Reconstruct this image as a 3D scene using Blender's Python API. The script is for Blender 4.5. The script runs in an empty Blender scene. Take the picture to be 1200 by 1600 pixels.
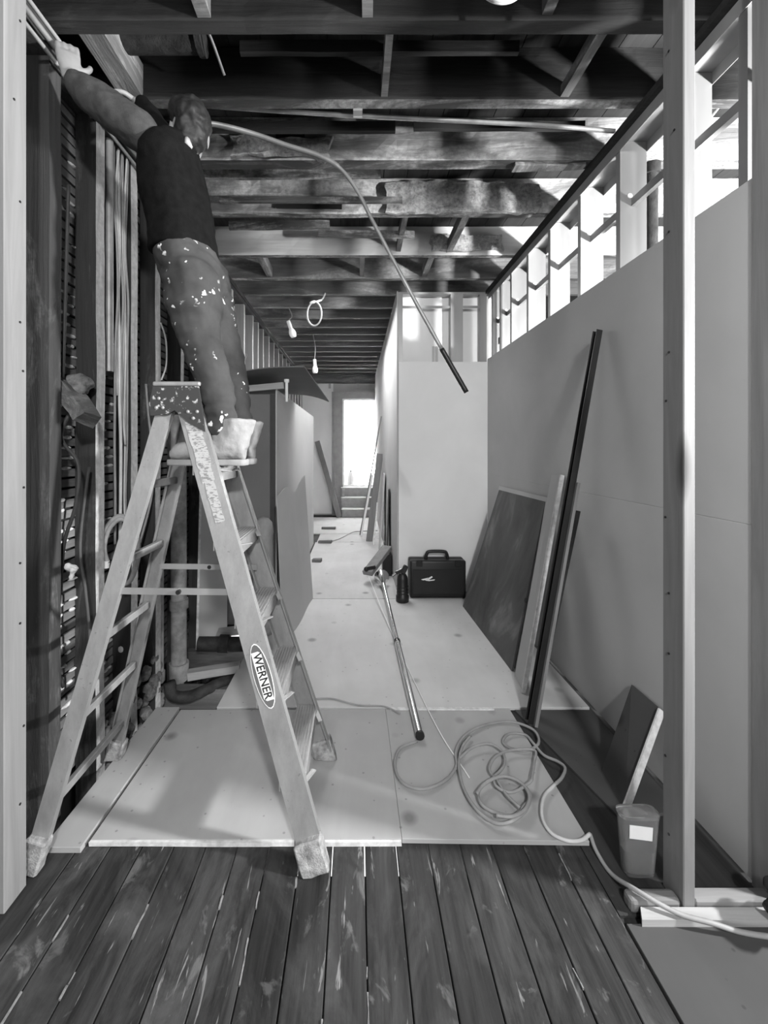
import bpy, bmesh, math, random
from mathutils import Vector, Matrix, noise
random.seed(7)
V = Vector
scene = bpy.context.scene
C = scene.collection
EYE, FOC, VX, VY = 1.48, 640.0, 557.0, 701.0     # eye height; focal length and principal point as in a 1200x1600 frame

# ------------------------------------------------------------------ camera, world, lights, exposure
cd = bpy.data.cameras.new('camera'); cam = bpy.data.objects.new('camera', cd); C.objects.link(cam)
cam.location = (0, 0, EYE); cam.rotation_euler = (math.pi/2, 0, 0)
cd.sensor_width = 36; cd.lens = FOC*36/1600; cd.shift_x = (600-VX)/1600; cd.shift_y = -(800-VY)/1600
cd.clip_start = .05; cd.clip_end = 200
scene.camera = cam
w = bpy.data.worlds.new('world'); scene.world = w; w.use_nodes = True
w.node_tree.nodes['Background'].inputs[0].default_value = (1, 1, 1, 1)
w.node_tree.nodes['Background'].inputs[1].default_value = 1.6
vs = scene.view_settings
vs.view_transform = 'Standard'; vs.look = 'None'; vs.gamma = 1; vs.use_curve_mapping = False; vs.exposure = 0.35

def area(name, loc, target, size, power, size_y=None):
    l = bpy.data.lights.new(name, 'AREA'); l.energy = power; l.size = size
    if size_y: l.shape = 'RECTANGLE'; l.size_y = size_y
    o = bpy.data.objects.new(name, l); C.objects.link(o); o.location = loc
    o.rotation_euler = (V(target)-V(loc)).to_track_quat('-Z', 'Y').to_euler()
    return o
area('front_window_light', (.4, -3.2, 2.0), (.2, 1.8, 1.2), 2.2, 48, 1.8)       # daylight of the street window behind
area('front_lamp_light', (.55, -1.6, 3.02), (.1, 2.4, .9), .2, 92)               # ceiling lamp of the front room
area('work_lamp_light', (3.0, .75, 1.86), (.2, 2.9, 3.1), .2, 300)              # work lamp in the side room
area('side_room_light', (3.9, 2.6, 1.9), (1.6, 2.8, 2.4), 1.4, 75, 1.2)         # side room window
area('far_door_light', (.15, 9.5, 1.75), (.1, 2, .9), .9, 190, 1.7)              # daylight of the far door
area('far_hall_fill', (-.12, 5.1, 2.95), (-.12, 5.0, 0), .6, 46, 2.2)            # unseen fill added to brighten the rear floor and side faces

# ------------------------------------------------------------------ helpers
def px(x, y, Y): return V(((x-VX)/FOC*Y, Y, EYE-(y-VY)/FOC*Y))
def fl(x, y, z=0.0):
    Y = (EYE-z)*FOC/(y-VY); return V(((x-VX)/FOC*Y, Y, z))

def tag(o, label=None, cat=None, group=None, kind=None):
    if label: o['label'] = label
    if cat: o['category'] = cat
    if group: o['group'] = group
    if kind: o['kind'] = kind
    return o
def empty(name, loc=(0, 0, 0), label=None, cat=None, group=None, kind=None):
    o = bpy.data.objects.new(name, None); C.objects.link(o); o.location = loc; o.empty_display_size = .05
    return tag(o, label, cat, group, kind)
def link(name, me, mat, parent=None):
    o = bpy.data.objects.new(name, me); C.objects.link(o)
    if mat is not None and not me.materials: me.materials.append(mat)
    if parent is not None:
        o.parent = parent
        if parent.type == 'EMPTY': o.matrix_parent_inverse = Matrix.Translation(-parent.location)
    return o
def obj(name, bm, mat, parent=None, smooth=False):
    bmesh.ops.recalc_face_normals(bm, faces=bm.faces[:])
    me = bpy.data.meshes.new(name); bm.to_mesh(me); bm.free()
    if smooth:
        for p in me.polygons: p.use_smooth = True
        if smooth is not True:
            try: me.set_sharp_from_angle(angle=math.radians(smooth))
            except Exception: pass
    return link(name, me, mat, parent)
def B(): return bmesh.new()
def hexa(bm, c8):
    v = [bm.verts.new(c) for c in c8]
    for f in ((0,1,2,3), (7,6,5,4), (0,4,5,1), (1,5,6,2), (2,6,7,3), (3,7,4,0)): bm.faces.new([v[i] for i in f])
    return v
def box(bm, x0, x1, y0, y1, z0, z1):
    return hexa(bm, [(x0,y0,z0), (x1,y0,z0), (x1,y1,z0), (x0,y1,z0), (x0,y0,z1), (x1,y0,z1), (x1,y1,z1), (x0,y1,z1)])
def frame_of(p0, p1, wdir):
    a = (V(p1)-V(p0)); L = a.length; a.normalize()
    wd = V(wdir); wd = (wd-a*wd.dot(a)).normalized()
    return a, wd, a.cross(wd), L
def obox(bm, p0, p1, wdir, wd, th, off=(0, 0)):
    a, x, n, L = frame_of(p0, p1, wdir); p0, p1 = V(p0), V(p1)
    o = x*off[0]+n*off[1]
    q = [(-1,-1), (1,-1), (1,1), (-1,1)]
    return hexa(bm, [p0+o+x*(s*wd/2)+n*(t*th/2) for s, t in q]+[p1+o+x*(s*wd/2)+n*(t*th/2) for s, t in q])
def plate(bm, a, b, c, d, th):
    """a flat board with corners a b c d, given thickness away from its face"""
    a, b, c, d = map(V, (a, b, c, d)); n = (b-a).cross(d-a).normalized()*th
    return hexa(bm, [a, b, c, d, a+n, b+n, c+n, d+n])
def spline(pts, n=8):
    pts = [V(p) for p in pts]
    if len(pts) < 3: return pts
    out = []
    P = [pts[0]*2-pts[1]]+pts+[pts[-1]*2-pts[-2]]
    for i in range(1, len(P)-2):
        p0, p1, p2, p3 = P[i-1:i+3]
        for k in range(n):
            t = k/n
            out.append(.5*((2*p1)+(p2-p0)*t+(2*p0-5*p1+4*p2-p3)*t*t+(3*p1-p0-3*p2+p3)*t**3))
    out.append(pts[-1]); return out
def tube(bm, pts, r, seg=8, n=8, raw=False):
    P = [V(p) for p in pts] if raw else spline(pts, n)
    R = r if callable(r) else (lambda t: r)
    up = None; rings = []
    for i, p in enumerate(P):
        d = (P[min(i+1, len(P)-1)]-P[max(i-1, 0)])
        d = d.normalized() if d.length > 1e-9 else V((0, 0, 1))
        if up is None: up = d.orthogonal().normalized()
        up = (up-d*up.dot(d)); up = up.normalized() if up.length > 1e-6 else d.orthogonal().normalized()
        s = d.cross(up); rr = R(i/max(1, len(P)-1))
        rings.append([bm.verts.new(p+(up*math.cos(k*2*math.pi/seg)+s*math.sin(k*2*math.pi/seg))*rr) for k in range(seg)])
    for a, b in zip(rings, rings[1:]):
        for k in range(seg): bm.faces.new((a[k], a[(k+1)%seg], b[(k+1)%seg], b[k]))
    bm.faces.new(rings[0][::-1]); bm.faces.new(rings[-1])
def cyl(bm, p0, p1, r, seg=16, r1=None):
    r1 = r if r1 is None else r1
    tube(bm, [p0, p1], lambda t: r+(r1-r)*t, seg, raw=True)
def loft(bm, rings, seg=18):
    """rings: (centre, semi-axis vector, semi-axis vector)"""
    R = [[bm.verts.new(V(c)+V(a)*math.cos(k*2*math.pi/seg)+V(b)*math.sin(k*2*math.pi/seg)) for k in range(seg)] for c, a, b in rings]
    for p, q in zip(R, R[1:]):
        for k in range(seg): bm.faces.new((p[k], p[(k+1)%seg], q[(k+1)%seg], q[k]))
    bm.faces.new(R[0][::-1]); bm.faces.new(R[-1])
def ball(bm, c, rx, ry, rz, rot=None, u=16, v=10):
    m = Matrix.Translation(V(c)) @ (rot.to_4x4() if rot else Matrix.Identity(4)) @ Matrix.Diagonal((rx, ry, rz, 1))
    bmesh.ops.create_uvsphere(bm, u_segments=u, v_segments=v, radius=1, matrix=m)
def bev(bm, w_, seg=2):
    bmesh.ops.recalc_face_normals(bm, faces=bm.faces[:])
    es = [e for e in bm.edges if len(e.link_faces) == 2 and e.calc_face_angle(0) > .6]
    bmesh.ops.bevel(bm, geom=es, offset=w_, segments=seg, affect='EDGES', profile=.5)
def jag(bm, amt, cuts, seed=0, sc=6.0):
    """uneven worn surface"""
    bmesh.ops.recalc_face_normals(bm, faces=bm.faces[:])
    if cuts: bmesh.ops.subdivide_edges(bm, edges=bm.edges[:], cuts=cuts, use_grid_fill=True)
    bm.normal_update()
    for v in bm.verts: v.co += noise.noise_vector(v.co*sc+V((seed*7.3, seed*3.1, seed)))*amt
def remesh(bm, vox, smooth_iter=4, disp=0.0, sc=8.0):
    bmesh.ops.recalc_face_normals(bm, faces=bm.faces[:])
    me = bpy.data.meshes.new('tmp'); bm.to_mesh(me); bm.free()
    o = bpy.data.objects.new('tmp', me); C.objects.link(o)
    m = o.modifiers.new('r', 'REMESH'); m.mode = 'VOXEL'; m.voxel_size = vox
    if smooth_iter:
        s = o.modifiers.new('s', 'SMOOTH'); s.iterations = smooth_iter; s.factor = .5
    dg = bpy.context.evaluated_depsgraph_get(); dg.update()
    me2 = bpy.data.meshes.new_from_object(o.evaluated_get(dg)); bpy.data.objects.remove(o)
    b = B(); b.from_mesh(me2); bpy.data.meshes.remove(me2)
    if disp:
        b.normal_update()
        for v in b.verts: v.co += v.normal*disp*noise.fractal(v.co*sc, 1.0, 2.0, 3)
    return b
def children(o): return list(o.children)

# ------------------------------------------------------------------ materials (monochrome, as the photograph)
class N:
    def __init__(s, name, rough=.8, metal=0.0, spec=.3):
        s.m = bpy.data.materials.new(name); s.m.use_nodes = True; s.t = s.m.node_tree
        s.b = s.t.nodes['Principled BSDF']; s.b.inputs['Roughness'].default_value = rough; s.b.inputs['Metallic'].default_value = metal
        s.b.inputs['Specular IOR Level'].default_value = spec
        s.tc = s.t.nodes.new('ShaderNodeTexCoord')
    def n(s, typ, **kw):
        q = s.t.nodes.new(typ)
        for k, v in kw.items(): setattr(q, k, v)
        return q
    def l(s, a, b): s.t.links.new(a, b)
    def mapped(s, scale, rot=(0, 0, 0), coord='Object'):
        m = s.n('ShaderNodeMapping'); m.inputs['Scale'].default_value = scale; m.inputs['Rotation'].default_value = rot
        s.l(s.tc.outputs[coord], m.inputs['Vector']); return m.outputs['Vector']
    def noise(s, scale, vec, detail=4, rough=.6, dist=0):
        q = s.n('ShaderNodeTexNoise'); q.inputs['Scale'].default_value = scale; q.inputs['Detail'].default_value = detail
        q.inputs['Roughness'].default_value = rough; q.inputs['Distortion'].default_value = dist
        s.l(vec, q.inputs['Vector']); return q.outputs['Fac']
    def vor(s, scale, vec, rnd=1):
        q = s.n('ShaderNodeTexVoronoi'); q.inputs['Scale'].default_value = scale; q.inputs['Randomness'].default_value = rnd
        s.l(vec, q.inputs['Vector']); return q.outputs['Distance']
    def ramp(s, fac, *stops):
        r = s.n('ShaderNodeValToRGB'); e = r.color_ramp.elements
        for i, (p, v) in enumerate(stops):
            el = e[i] if i < 2 else e.new(p)
            el.position = p; el.color = (v, v, v, 1)
        s.l(fac, r.inputs['Fac']); return r.outputs['Color']
    def mix(s, fac, a, b, mode='MIX'):
        q = s.n('ShaderNodeMix', data_type='RGBA', blend_type=mode)
        for k, v in ((0, fac), (6, a), (7, b)):
            if isinstance(v, (int, float)): q.inputs[k].default_value = v if k == 0 else (v, v, v, 1)
            else: s.l(v, q.inputs[k])
        return q.outputs[2]
    def vary(s, col, amt):
        oi = s.n('ShaderNodeObjectInfo')
        return s.mix(1.0, col, s.ramp(oi.outputs['Random'], (0, 1-amt), (1, 1)), 'MULTIPLY')
    def bump(s, h, strength, dist=.01):
        q = s.n('ShaderNodeBump'); q.inputs['Strength'].default_value = strength; q.inputs['Distance'].default_value = dist
        s.l(h, q.inputs['Height']); s.l(q.outputs['Normal'], s.b.inputs['Normal'])
    def out(s, col):
        if isinstance(col, (int, float)): s.b.inputs['Base Color'].default_value = (col, col, col, 1)
        else: s.l(col, s.b.inputs['Base Color'])
        return s.m

def flat(name, v, rough=.7, metal=0, var=.15, sc=9, spec=.3, bump=.0):
    q = N(name, rough, metal, spec)
    f = q.noise(sc, q.mapped((1, 1, 1)), 5)
    if bump: q.bump(q.noise(sc*6, q.mapped((1, 1, 1)), 4), bump)
    return q.out(q.ramp(f, (.3, v*(1-var)), (.7, min(1, v*(1+var)))))
AX = {'x': (.06, 1, 1), 'y': (1, .06, 1), 'z': (1, 1, .06)}
def wood(name, lo, hi, axis='z', sc=28, rough=.75, knots=0, vary=.15, bump=.25):
    q = N(name, rough)
    v = q.mapped(AX[axis]); f = q.noise(sc, v, 6, .65, .6)
    col = q.ramp(f, (.25, lo), (.75, hi))
    if knots:
        d = q.vor(knots, q.mapped(tuple(.35 if a < 1 else 1 for a in AX[axis])))
        col = q.mix(q.ramp(d, (.09, 1), (.16, 0)), col, lo*.4)
    q.bump(f, bump, .004)
    return q.out(q.vary(col, vary))
def old_timber(name, lo, hi, patch_lo, patch_hi, axis='x', psc=2.2):
    q = N(name, .9)
    v = q.mapped(AX[axis]); f = q.noise(26, v, 7, .7, .8)
    base = q.ramp(f, (.25, lo), (.8, hi))
    p = q.noise(psc, q.mapped(tuple(.35 if a < 1 else 1.6 for a in AX[axis])), 6, .7, 1.2)
    white = q.ramp(q.noise(30, q.mapped((1, 1, 1)), 6, .7), (.3, hi*.9), (.75, patch_hi))
    col = q.mix(q.ramp(p, (patch_lo, 0), (patch_lo+.14, 1)), base, white)
    q.bump(q.noise(20, v, 8, .7, 1), .6, .012)
    return q.out(q.vary(col, .3))

m_pine = wood('pine_stud', .17, .26, 'z', 22, .7, knots=3.2)
m_pine_dark = wood('weathered_pine', .14, .26, 'z', 22, .75, knots=3.0)
m_pine_y = wood('pine_along', .36, .52, 'y', 22, .7)
m_pine_dx = wood('dusty_pine_across', .14, .24, 'x', 22, .8)
m_pine_x = wood('pine_across', .32, .48, 'x', 22, .7)
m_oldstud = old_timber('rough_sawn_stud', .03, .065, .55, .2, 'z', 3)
m_studedge = old_timber('pale_stud_edge', .38, .52, .36, .85, 'z', 3)  # paler mottled timber for the room-facing stud edges
m_joist = old_timber('old_joist', .018, .05, .62, .16, 'x', 2)
m_joist_w = old_timber('whitewashed_joist', .16, .36, .42, .85, 'x', 2.4)
m_joist_b = old_timber('lit_patch_timber', .06, .12, .46, .62, 'x', 3)  # pale patches put the light on joist bottoms into the colour
m_pale_joist = old_timber('pale_joist', .6, .75, .6, .75, 'x', 2)
m_joist_f = old_timber('dusty_joist', .10, .2, .52, .4, 'x', 2)
m_deck = wood('dark_deck_board', .015, .05, 'y', 16, .9)
m_lath = wood('lath', .10, .3, 'y', 20, .9, vary=.5)
m_black_back = flat('dark_backing', .02, .95)  # near-black sheet behind the lath gaps
m_block = old_timber('bridging_wood', .1, .2, .48, .5, 'y', 4)
m_metal = N('galvanised_steel', .38, .25, .5); m_metal = m_metal.out(m_metal.ramp(m_metal.noise(5, m_metal.mapped((1, 1, .2)), 3), (.3, .25), (.7, .35)))
m_alu = N('worn_aluminium', .42, .3, .5); _v = m_alu.noise(14, m_alu.mapped((1, 1, .4)), 6, .7); m_alu = m_alu.out(m_alu.mix(m_alu.ramp(m_alu.noise(60, m_alu.mapped((1, 1, 1)), 3), (.66, 0), (.72, 1)), m_alu.ramp(_v, (.3, .24), (.75, .38)), .2))
m_chrome = flat('chrome', .7, .16, 1.0, .05)
m_dark_metal = flat('dark_steel', .025, .4, .3)
m_black = flat('black_plastic', .012, .42, 0, .2, spec=.4)
m_iron = flat('cast_iron', .035, .7, .2, .5, 20, bump=.3)
m_pipe = flat('painted_pipe', .26, .6, 0, .4, 14, bump=.2)
m_copper = flat('dull_conduit', .28, .45, .3, .25)
m_cable = flat('pale_cable', .55, .5, 0, .15)
m_cable_d = flat('grey_cable', .27, .55, 0, .2)
m_wire_k = flat('dark_cable', .05, .6, 0, .3)
m_white = flat('white_plastic', .8, .5, 0, .06)
m_paper = N('torn_label', .8)
_d = m_paper.noise(60, m_paper.mapped((1, 1, 2.6)), 3, .6)
m_paper = m_paper.out(m_paper.ramp(_d, (.40, .2), (.5, .42)))
m_cap = N('paint_spattered_cap', .5); _s = m_cap.noise(40, m_cap.mapped((1, 1, 1)), 3, .6); m_cap = m_cap.out(m_cap.ramp(_s, (.58, .04), (.68, .5)))
m_decal = flat('decal_grey', .12, .6, 0, .1)
m_ink = flat('ink', .02, .6)
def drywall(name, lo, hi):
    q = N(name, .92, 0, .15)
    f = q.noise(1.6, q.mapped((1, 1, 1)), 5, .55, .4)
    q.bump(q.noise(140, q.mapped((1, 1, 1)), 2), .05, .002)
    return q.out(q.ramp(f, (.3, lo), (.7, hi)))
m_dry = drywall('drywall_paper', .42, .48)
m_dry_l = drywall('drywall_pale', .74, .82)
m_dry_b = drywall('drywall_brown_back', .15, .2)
m_plaster = drywall('far_plaster', .36, .48)
def plymat(name, lo, hi):
    q = N(name, .8, 0, .25)
    g = q.noise(9, q.mapped((.5, .12, 1)), 6, .6, 1.2); big = q.noise(1.8, q.mapped((1, 1, 1)), 4, .6)
    col = q.mix(.5, q.ramp(g, (.2, lo), (.8, hi)), q.ramp(big, (.25, lo*.9), (.75, hi*1.05)))
    d = q.vor(3.6, q.mapped((1, 1, 1))); col = q.mix(q.ramp(d, (.06, .8), (.15, 0)), col, lo*.5)
    sp = q.vor(16, q.mapped((1, 1, 1))); col = q.mix(q.ramp(sp, (.06, .5), (.1, 0)), col, lo*.4)
    q.bump(g, .1, .003)
    return q.out(q.vary(col, .1))
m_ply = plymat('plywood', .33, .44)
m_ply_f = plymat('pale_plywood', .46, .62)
m_ply_c = plymat('lit_plywood_copy', .50, .64)  # same plywood, paler: the mid-floor light is put into its colour
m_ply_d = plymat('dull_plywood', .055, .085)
m_edge = flat('raw_ply_edge', .62, .85, 0, .25, 30)
def plank():
    q = N('worn_floorboard', .62, 0, .35)
    oi = q.n('ShaderNodeObjectInfo')
    off = q.n('ShaderNodeVectorMath', operation='SCALE'); q.l(oi.outputs['Random'], off.inputs['Scale']); off.inputs[0].default_value = (31, 17, 5)
    add = q.n('ShaderNodeVectorMath', operation='ADD'); q.l(q.tc.outputs['Object'], add.inputs[0]); q.l(off.outputs[0], add.inputs[1])
    def mp(s):
        m = q.n('ShaderNodeMapping'); m.inputs['Scale'].default_value = s; q.l(add.outputs[0], m.inputs['Vector']); return m.outputs['Vector']
    g = q.noise(30, mp((1, .05, 1)), 7, .7, .5)
    col = q.ramp(g, (.3, .010), (.72, .06))
    wear = q.noise(4, mp((1.6, .7, 1)), 6, .7, .8)
    col = q.mix(q.ramp(wear, (.46, 0), (.68, .75)), col, .10)
    scr = q.noise(26, mp((1.9, .22, 1)), 4, .6, .6)
    col = q.mix(q.ramp(scr, (.655, 0), (.70, .85)), col, .3)
    blot = q.noise(11, mp((1, .6, 1)), 5, .65, .6)
    col = q.mix(q.ramp(blot, (.6, 0), (.68, .75)), col, .17)
    q.bump(g, .35, .004)
    q.l(q.ramp(wear, (.3, .45), (.7, .85)), q.b.inputs['Roughness'])
    return q.out(q.vary(col, .45))
m_plank = plank()
m_foot = flat('dusty_foot', .3, .9, 0, .6, 26, bump=.4)
m_filler = flat('seam_filler', .22, .9, 0, .5, 40)
m_rubble = flat('plaster_rubble', .16, .95, 0, .7, 20, bump=.6)
m_earth = flat('dark_void', .02, 1, 0, .5)
m_sack = flat('grey_sack', .3, .8, 0, .25, 6, bump=.2)
m_skin = flat('skin', .24, .55, 0, .12)
m_hair = flat('dark_hair', .012, .6, 0, .4, 60)
m_shirt = flat('charcoal_cloth', .008, .95, 0, .25, 30, spec=.04, bump=.15)
m_sleeve = flat('grey_sleeve_cloth', .055, .95, 0, .2, 30, spec=.04, bump=.15)
q = N('paint_spattered_denim', .9, 0, .08)
_c = q.ramp(q.noise(6, q.mapped((1, 1, 1)), 5), (.3, .032), (.7, .065))
_sp = q.noise(34, q.mapped((1, 1, 1)), 2, .5); _ms = q.noise(5, q.mapped((1, 1, 1)), 3)
_m = q.mix(1.0, q.ramp(_sp, (.64, 0), (.66, 1)), q.ramp(_ms, (.5, 0), (.56, 1)), 'MULTIPLY')
m_denim = q.out(q.mix(_m, _c, .75))
m_boot = flat('pale_work_boot', .27, .75, 0, .18, 18, bump=.2)
m_glass = N('clear_plastic', .1); m_glass.b.inputs['Transmission Weight'].default_value = .92; m_glass.b.inputs['IOR'].default_value = 1.2; m_glass = m_glass.out(.85)
m_pane = N('window_glass', .02); m_pane.b.inputs['Transmission Weight'].default_value = 1; m_pane.b.inputs['IOR'].default_value = 1.02; m_pane = m_pane.out(1.0)
m_fill = flat('grey_compound', .1, .6)
m_bulb = flat('bulb_glass', .85, .25)

# ------------------------------------------------------------------ floor
floor = empty('floor', (0, 0, 0), 'old worn dark floorboards with pale scuffs, running toward the far door', 'floor', kind='structure')
bw = .118; x = -.086-bw*18
k = 0
while x < .83:
    b = B(); x1 = min(x+bw-.004, .832)
    y1 = 1.60+random.uniform(0, .02)
    if x < -1.15: y1 = 1.42
    box(b, x, x1, -3.4, y1, -.03, random.uniform(-.0015, .0015))
    bev(b, .002, 1)
    obj('floorboard', b, m_plank, floor)
    if -1.1 < x < .8 and random.random() < .75:
        for s in range(random.choice((1, 2, 3)) if x < .1 else random.choice((0, 0, 1))):
            yy = random.uniform(.95, 1.45); L = random.uniform(.02, .05) if random.random() < .6 else random.uniform(.06, .16)
            f = B(); obox(f, (x-.002, yy, -.001), (x-.002+random.uniform(-.003, .003), yy+L, -.001), (1, 0, 0), random.uniform(.003, .007), .006)
            jag(f, .003, 3, k+s, 30)
            obj('seam_filler', f, m_filler, floor)
    x += bw; k += 1
b = B(); box(b, -3, 4.2, -3.4, 1.45, -.10, -.034); obj('underfloor', b, m_earth, floor)
b = B(); box(b, -.80, 1.33, 1.62, 9.2, -.06, -.002); box(b, -1.2, -.80, 3.42, 9.2, -.06, -.002); box(b, .836, 4.2, 1.30, 1.62, -.06, -.002)
box(b, 1.33, 4.2, 1.62, 6.5, -.06, -.002); box(b, .836, 4.2, -3.4, 1.3, -.033, -.012); box(b, -1.13, -.8, 1.62, 2.33, -.06, -.002)
obj('subfloor', b, m_deck, floor)
b = B(); box(b, -1.6, -.7, 1.42, 3.6, -.46, -.40); obj('pit_bottom', b, m_earth, floor)
for yy in (1.5, 2.62, 3.1):
    b = B(); box(b, -1.32, -.81, yy, yy+.06, -.26, -.06); jag(b, .006, 3, int(yy*10)); obj('floor_joist', b, m_joist_f, floor)

def sheet(name, corners, z0, th, mat, label, edge=True, rag=0.0):
    """a plywood sheet lying on the floor; corners counter-clockwise in (x, y)"""
    o = B(); n = len(corners)
    lo = [o.verts.new((cx, cy, z0)) for cx, cy in corners]; hi = [o.verts.new((cx, cy, z0+th)) for cx, cy in corners]
    o.faces.new(lo[::-1]); o.faces.new(hi)
    for i in range(n): o.faces.new((lo[i], lo[(i+1)%n], hi[(i+1)%n], hi[i]))
    bev(o, .0015, 1)
    r = obj(name, o, mat); tag(r, label, 'plywood')
    return r
S = sheet('plywood_sheet', [(-.995, 1.53), (.1695, 1.535), (.1625, 2.30), (-.985, 2.295)], 0, .018, m_ply, 'plywood sheet under the stepladder with a pale raw front edge')
b = B(); box(b, -.995, .168, 1.522, 1.532, .001, .0165); jag(b, .0025, 4, 3, 20); obj('raw_edge', b, m_edge, S)
sheet('plywood_sheet', [(.1705, 1.535), (.868, 1.525), (.86, 2.30), (.1635, 2.30)], 0, .018, m_ply, 'plywood sheet under the tangled cable coil')
S = sheet('plywood_sheet', [(-.79, 2.315), (1.318, 2.315), (1.318, 3.985), (-.55, 3.985), (-.79, 2.9)], 0, .018, m_ply_c, 'large plywood sheet under the chrome pole and leaning boards')
b = B(); box(b, .19, .77, 2.288, 2.308, .0, .024); jag(b, .0015, 4, 5, 20); tag(obj('pale_batten', b, m_edge), 'thin pale strip on the seam above the cable coil', 'batten')
sheet('plywood_sheet', [(.45, 3.99), (1.318, 3.99), (1.318, 4.18), (.45, 4.18)], 0, .018, m_ply, 'narrow plywood piece under the black tool case')
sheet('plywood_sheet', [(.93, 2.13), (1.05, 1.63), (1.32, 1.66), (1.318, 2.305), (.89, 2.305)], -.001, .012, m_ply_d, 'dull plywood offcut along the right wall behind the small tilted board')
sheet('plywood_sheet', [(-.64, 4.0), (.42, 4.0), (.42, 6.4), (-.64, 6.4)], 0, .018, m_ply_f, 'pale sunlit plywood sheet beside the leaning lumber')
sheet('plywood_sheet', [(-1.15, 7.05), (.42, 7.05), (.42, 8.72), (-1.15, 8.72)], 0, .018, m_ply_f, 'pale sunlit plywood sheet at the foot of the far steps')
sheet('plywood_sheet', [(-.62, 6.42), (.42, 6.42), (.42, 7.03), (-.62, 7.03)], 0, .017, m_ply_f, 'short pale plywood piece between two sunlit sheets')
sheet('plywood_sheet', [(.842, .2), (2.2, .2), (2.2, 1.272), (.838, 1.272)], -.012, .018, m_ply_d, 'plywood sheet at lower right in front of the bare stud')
S = sheet('strip_board', [(-1.15, 1.50), (-1.01, 1.50), (-1.0, 2.315), (-1.13, 2.315)], -.002, .022, m_ply, 'narrow board beside the dark pit under the rear ladder feet'); S['category'] = 'board'

# ------------------------------------------------------------------ ceiling
ceil = empty('ceiling', (0, 0, 3.1), 'open ceiling of old dark joists and boards', 'ceiling', kind='structure')
JY = [-2.6, -2.2, -1.8, -1.4, -1.0, -.6, -.2, .2, .65, 1.12, 1.55, 1.90, 2.30, 2.82, 3.43, 3.90, 4.30, 4.70, 5.08, 5.45, 5.80, 6.14, 6.48, 6.84, 7.2, 7.56, 7.92, 8.28, 8.64, 9.0]
for i, jy in enumerate(JY):
    b = B(); t = .052 if jy < 3.2 else .046
    if jy in (2.30,): t = .075
    xr = 4.15 if jy < 4.2 else .60
    if 1.3 < jy < 4.4: xr = 4.15
    box(b, -1.32, xr, jy, jy+t, 3.10, 3.34)
    bmesh.ops.subdivide_edges(b, edges=[e for e in b.edges if e.calc_length() > .5], cuts=22, use_grid_fill=True)
    if 1.4 < jy < 5.2:
        bmesh.ops.subdivide_edges(b, edges=[e for e in b.edges if .2 < e.calc_length() < .3], cuts=3, use_grid_fill=True)
        for v in b.verts: v.co += V((0, 1, .8))*noise.fractal(V((v.co.x*3.1, i*9.1, v.co.z*9)), 1, 2, 4)*(.02 if 2.2 < jy < 3 else .010)
    mt = m_joist if jy < 2.1 else (m_pale_joist if jy == 3.43 else (m_joist_w if jy < 3.3 else m_joist_f))
    o = obj('joist', b, mt, ceil)
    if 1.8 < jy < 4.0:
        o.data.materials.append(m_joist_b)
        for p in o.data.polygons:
            if p.normal.z < -.6: p.material_index = 1  # undersides take the painted lit patches
x = -1.35
while x < 4.15:
    b = B(); wv = random.uniform(.13, .17); box(b, x, min(x+wv-.004, 4.15), -3.4, 9.2, 3.345, 3.37)
    obj('ceiling_board', b, m_deck, ceil); x += wv
b = B(); box(b, -3, 4.3, -3.5, 9.3, 3.38, 3.42); obj('upper_floor', b, m_deck, ceil)
def block(x0, x1, y0, y1, z0, z1, m=m_block):
    b = B(); box(b, x0, x1, y0, y1, z0, z1); jag(b, .003, 2, x0*10); obj('bridging_block', b, m, ceil)
block(.945, .985, 1.602, 1.90, 3.11, 3.16); block(.115, .145, 1.602, 1.90, 3.11, 3.2, m_joist_f)
block(-1.09, -.99, 1.602, 1.90, 3.105, 3.26)
block(.03, .07, 3.476, 3.90, 3.12, 3.18); block(.33, .37, 2.872, 3.43, 3.13, 3.2); block(.75, .8, 2.872, 3.43, 3.12, 3.2); block(.62, .67, 3.476, 3.90, 3.12, 3.2)
block(-.85, -.80, 3.476, 3.90, 3.11, 3.2); block(.02, .06, 1.172, 1.55, 3.11, 3.2, m_joist_f); block(-.6, -.55, 1.172, 1.55, 3.11, 3.2, m_joist_f); block(.7, .74, 1.172, 1.55, 3.12, 3.22, m_joist_f)
b = B(); plate(b, (.9, 2.32, 3.085), (1.3, 2.32, 3.085), (1.3, 2.36, 3.085), (.9, 2.38, 3.085), .02); obj('split_lath', b, m_block, ceil)
b = B(); plate(b, (-.55, 2.815, 3.13), (-.1, 2.815, 3.12), (-.1, 2.815, 3.20), (-.55, 2.815, 3.19), .012); obj('nailed_scrap', b, m_joist, ceil)
b = B(); plate(b, (-.45, 2.295, 3.20), (-.29, 2.295, 3.20), (-.29, 2.295, 3.25), (-.45, 2.295, 3.25), .012); obj('nailed_scrap', b, m_joist, ceil)
m_slab = N('rough_old_plaster', .95)
_f = m_slab.noise(34, m_slab.mapped((1, 1, 1)), 8, .75); m_slab.bump(_f, .9, .02); m_slab = m_slab.out(m_slab.ramp(_f, (.3, .14), (.7, .62)))
def slab(x0, x1, y, z0, z1, sd):
    b = B(); box(b, x0, x1, y-.03, y, z0, z1)
    bmesh.ops.subdivide_edges(b, edges=b.edges[:], cuts=14, use_grid_fill=True)
    for v in b.verts:
        e = min(v.co.x-x0, x1-v.co.x, v.co.z-z0, z1-v.co.z) < .01
        v.co += noise.noise_vector(v.co*V((9, 9, 14))+V((sd, 0, 0)))*(.03 if e else .012)
    obj('plaster_slab', b, m_slab, ceil)
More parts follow.
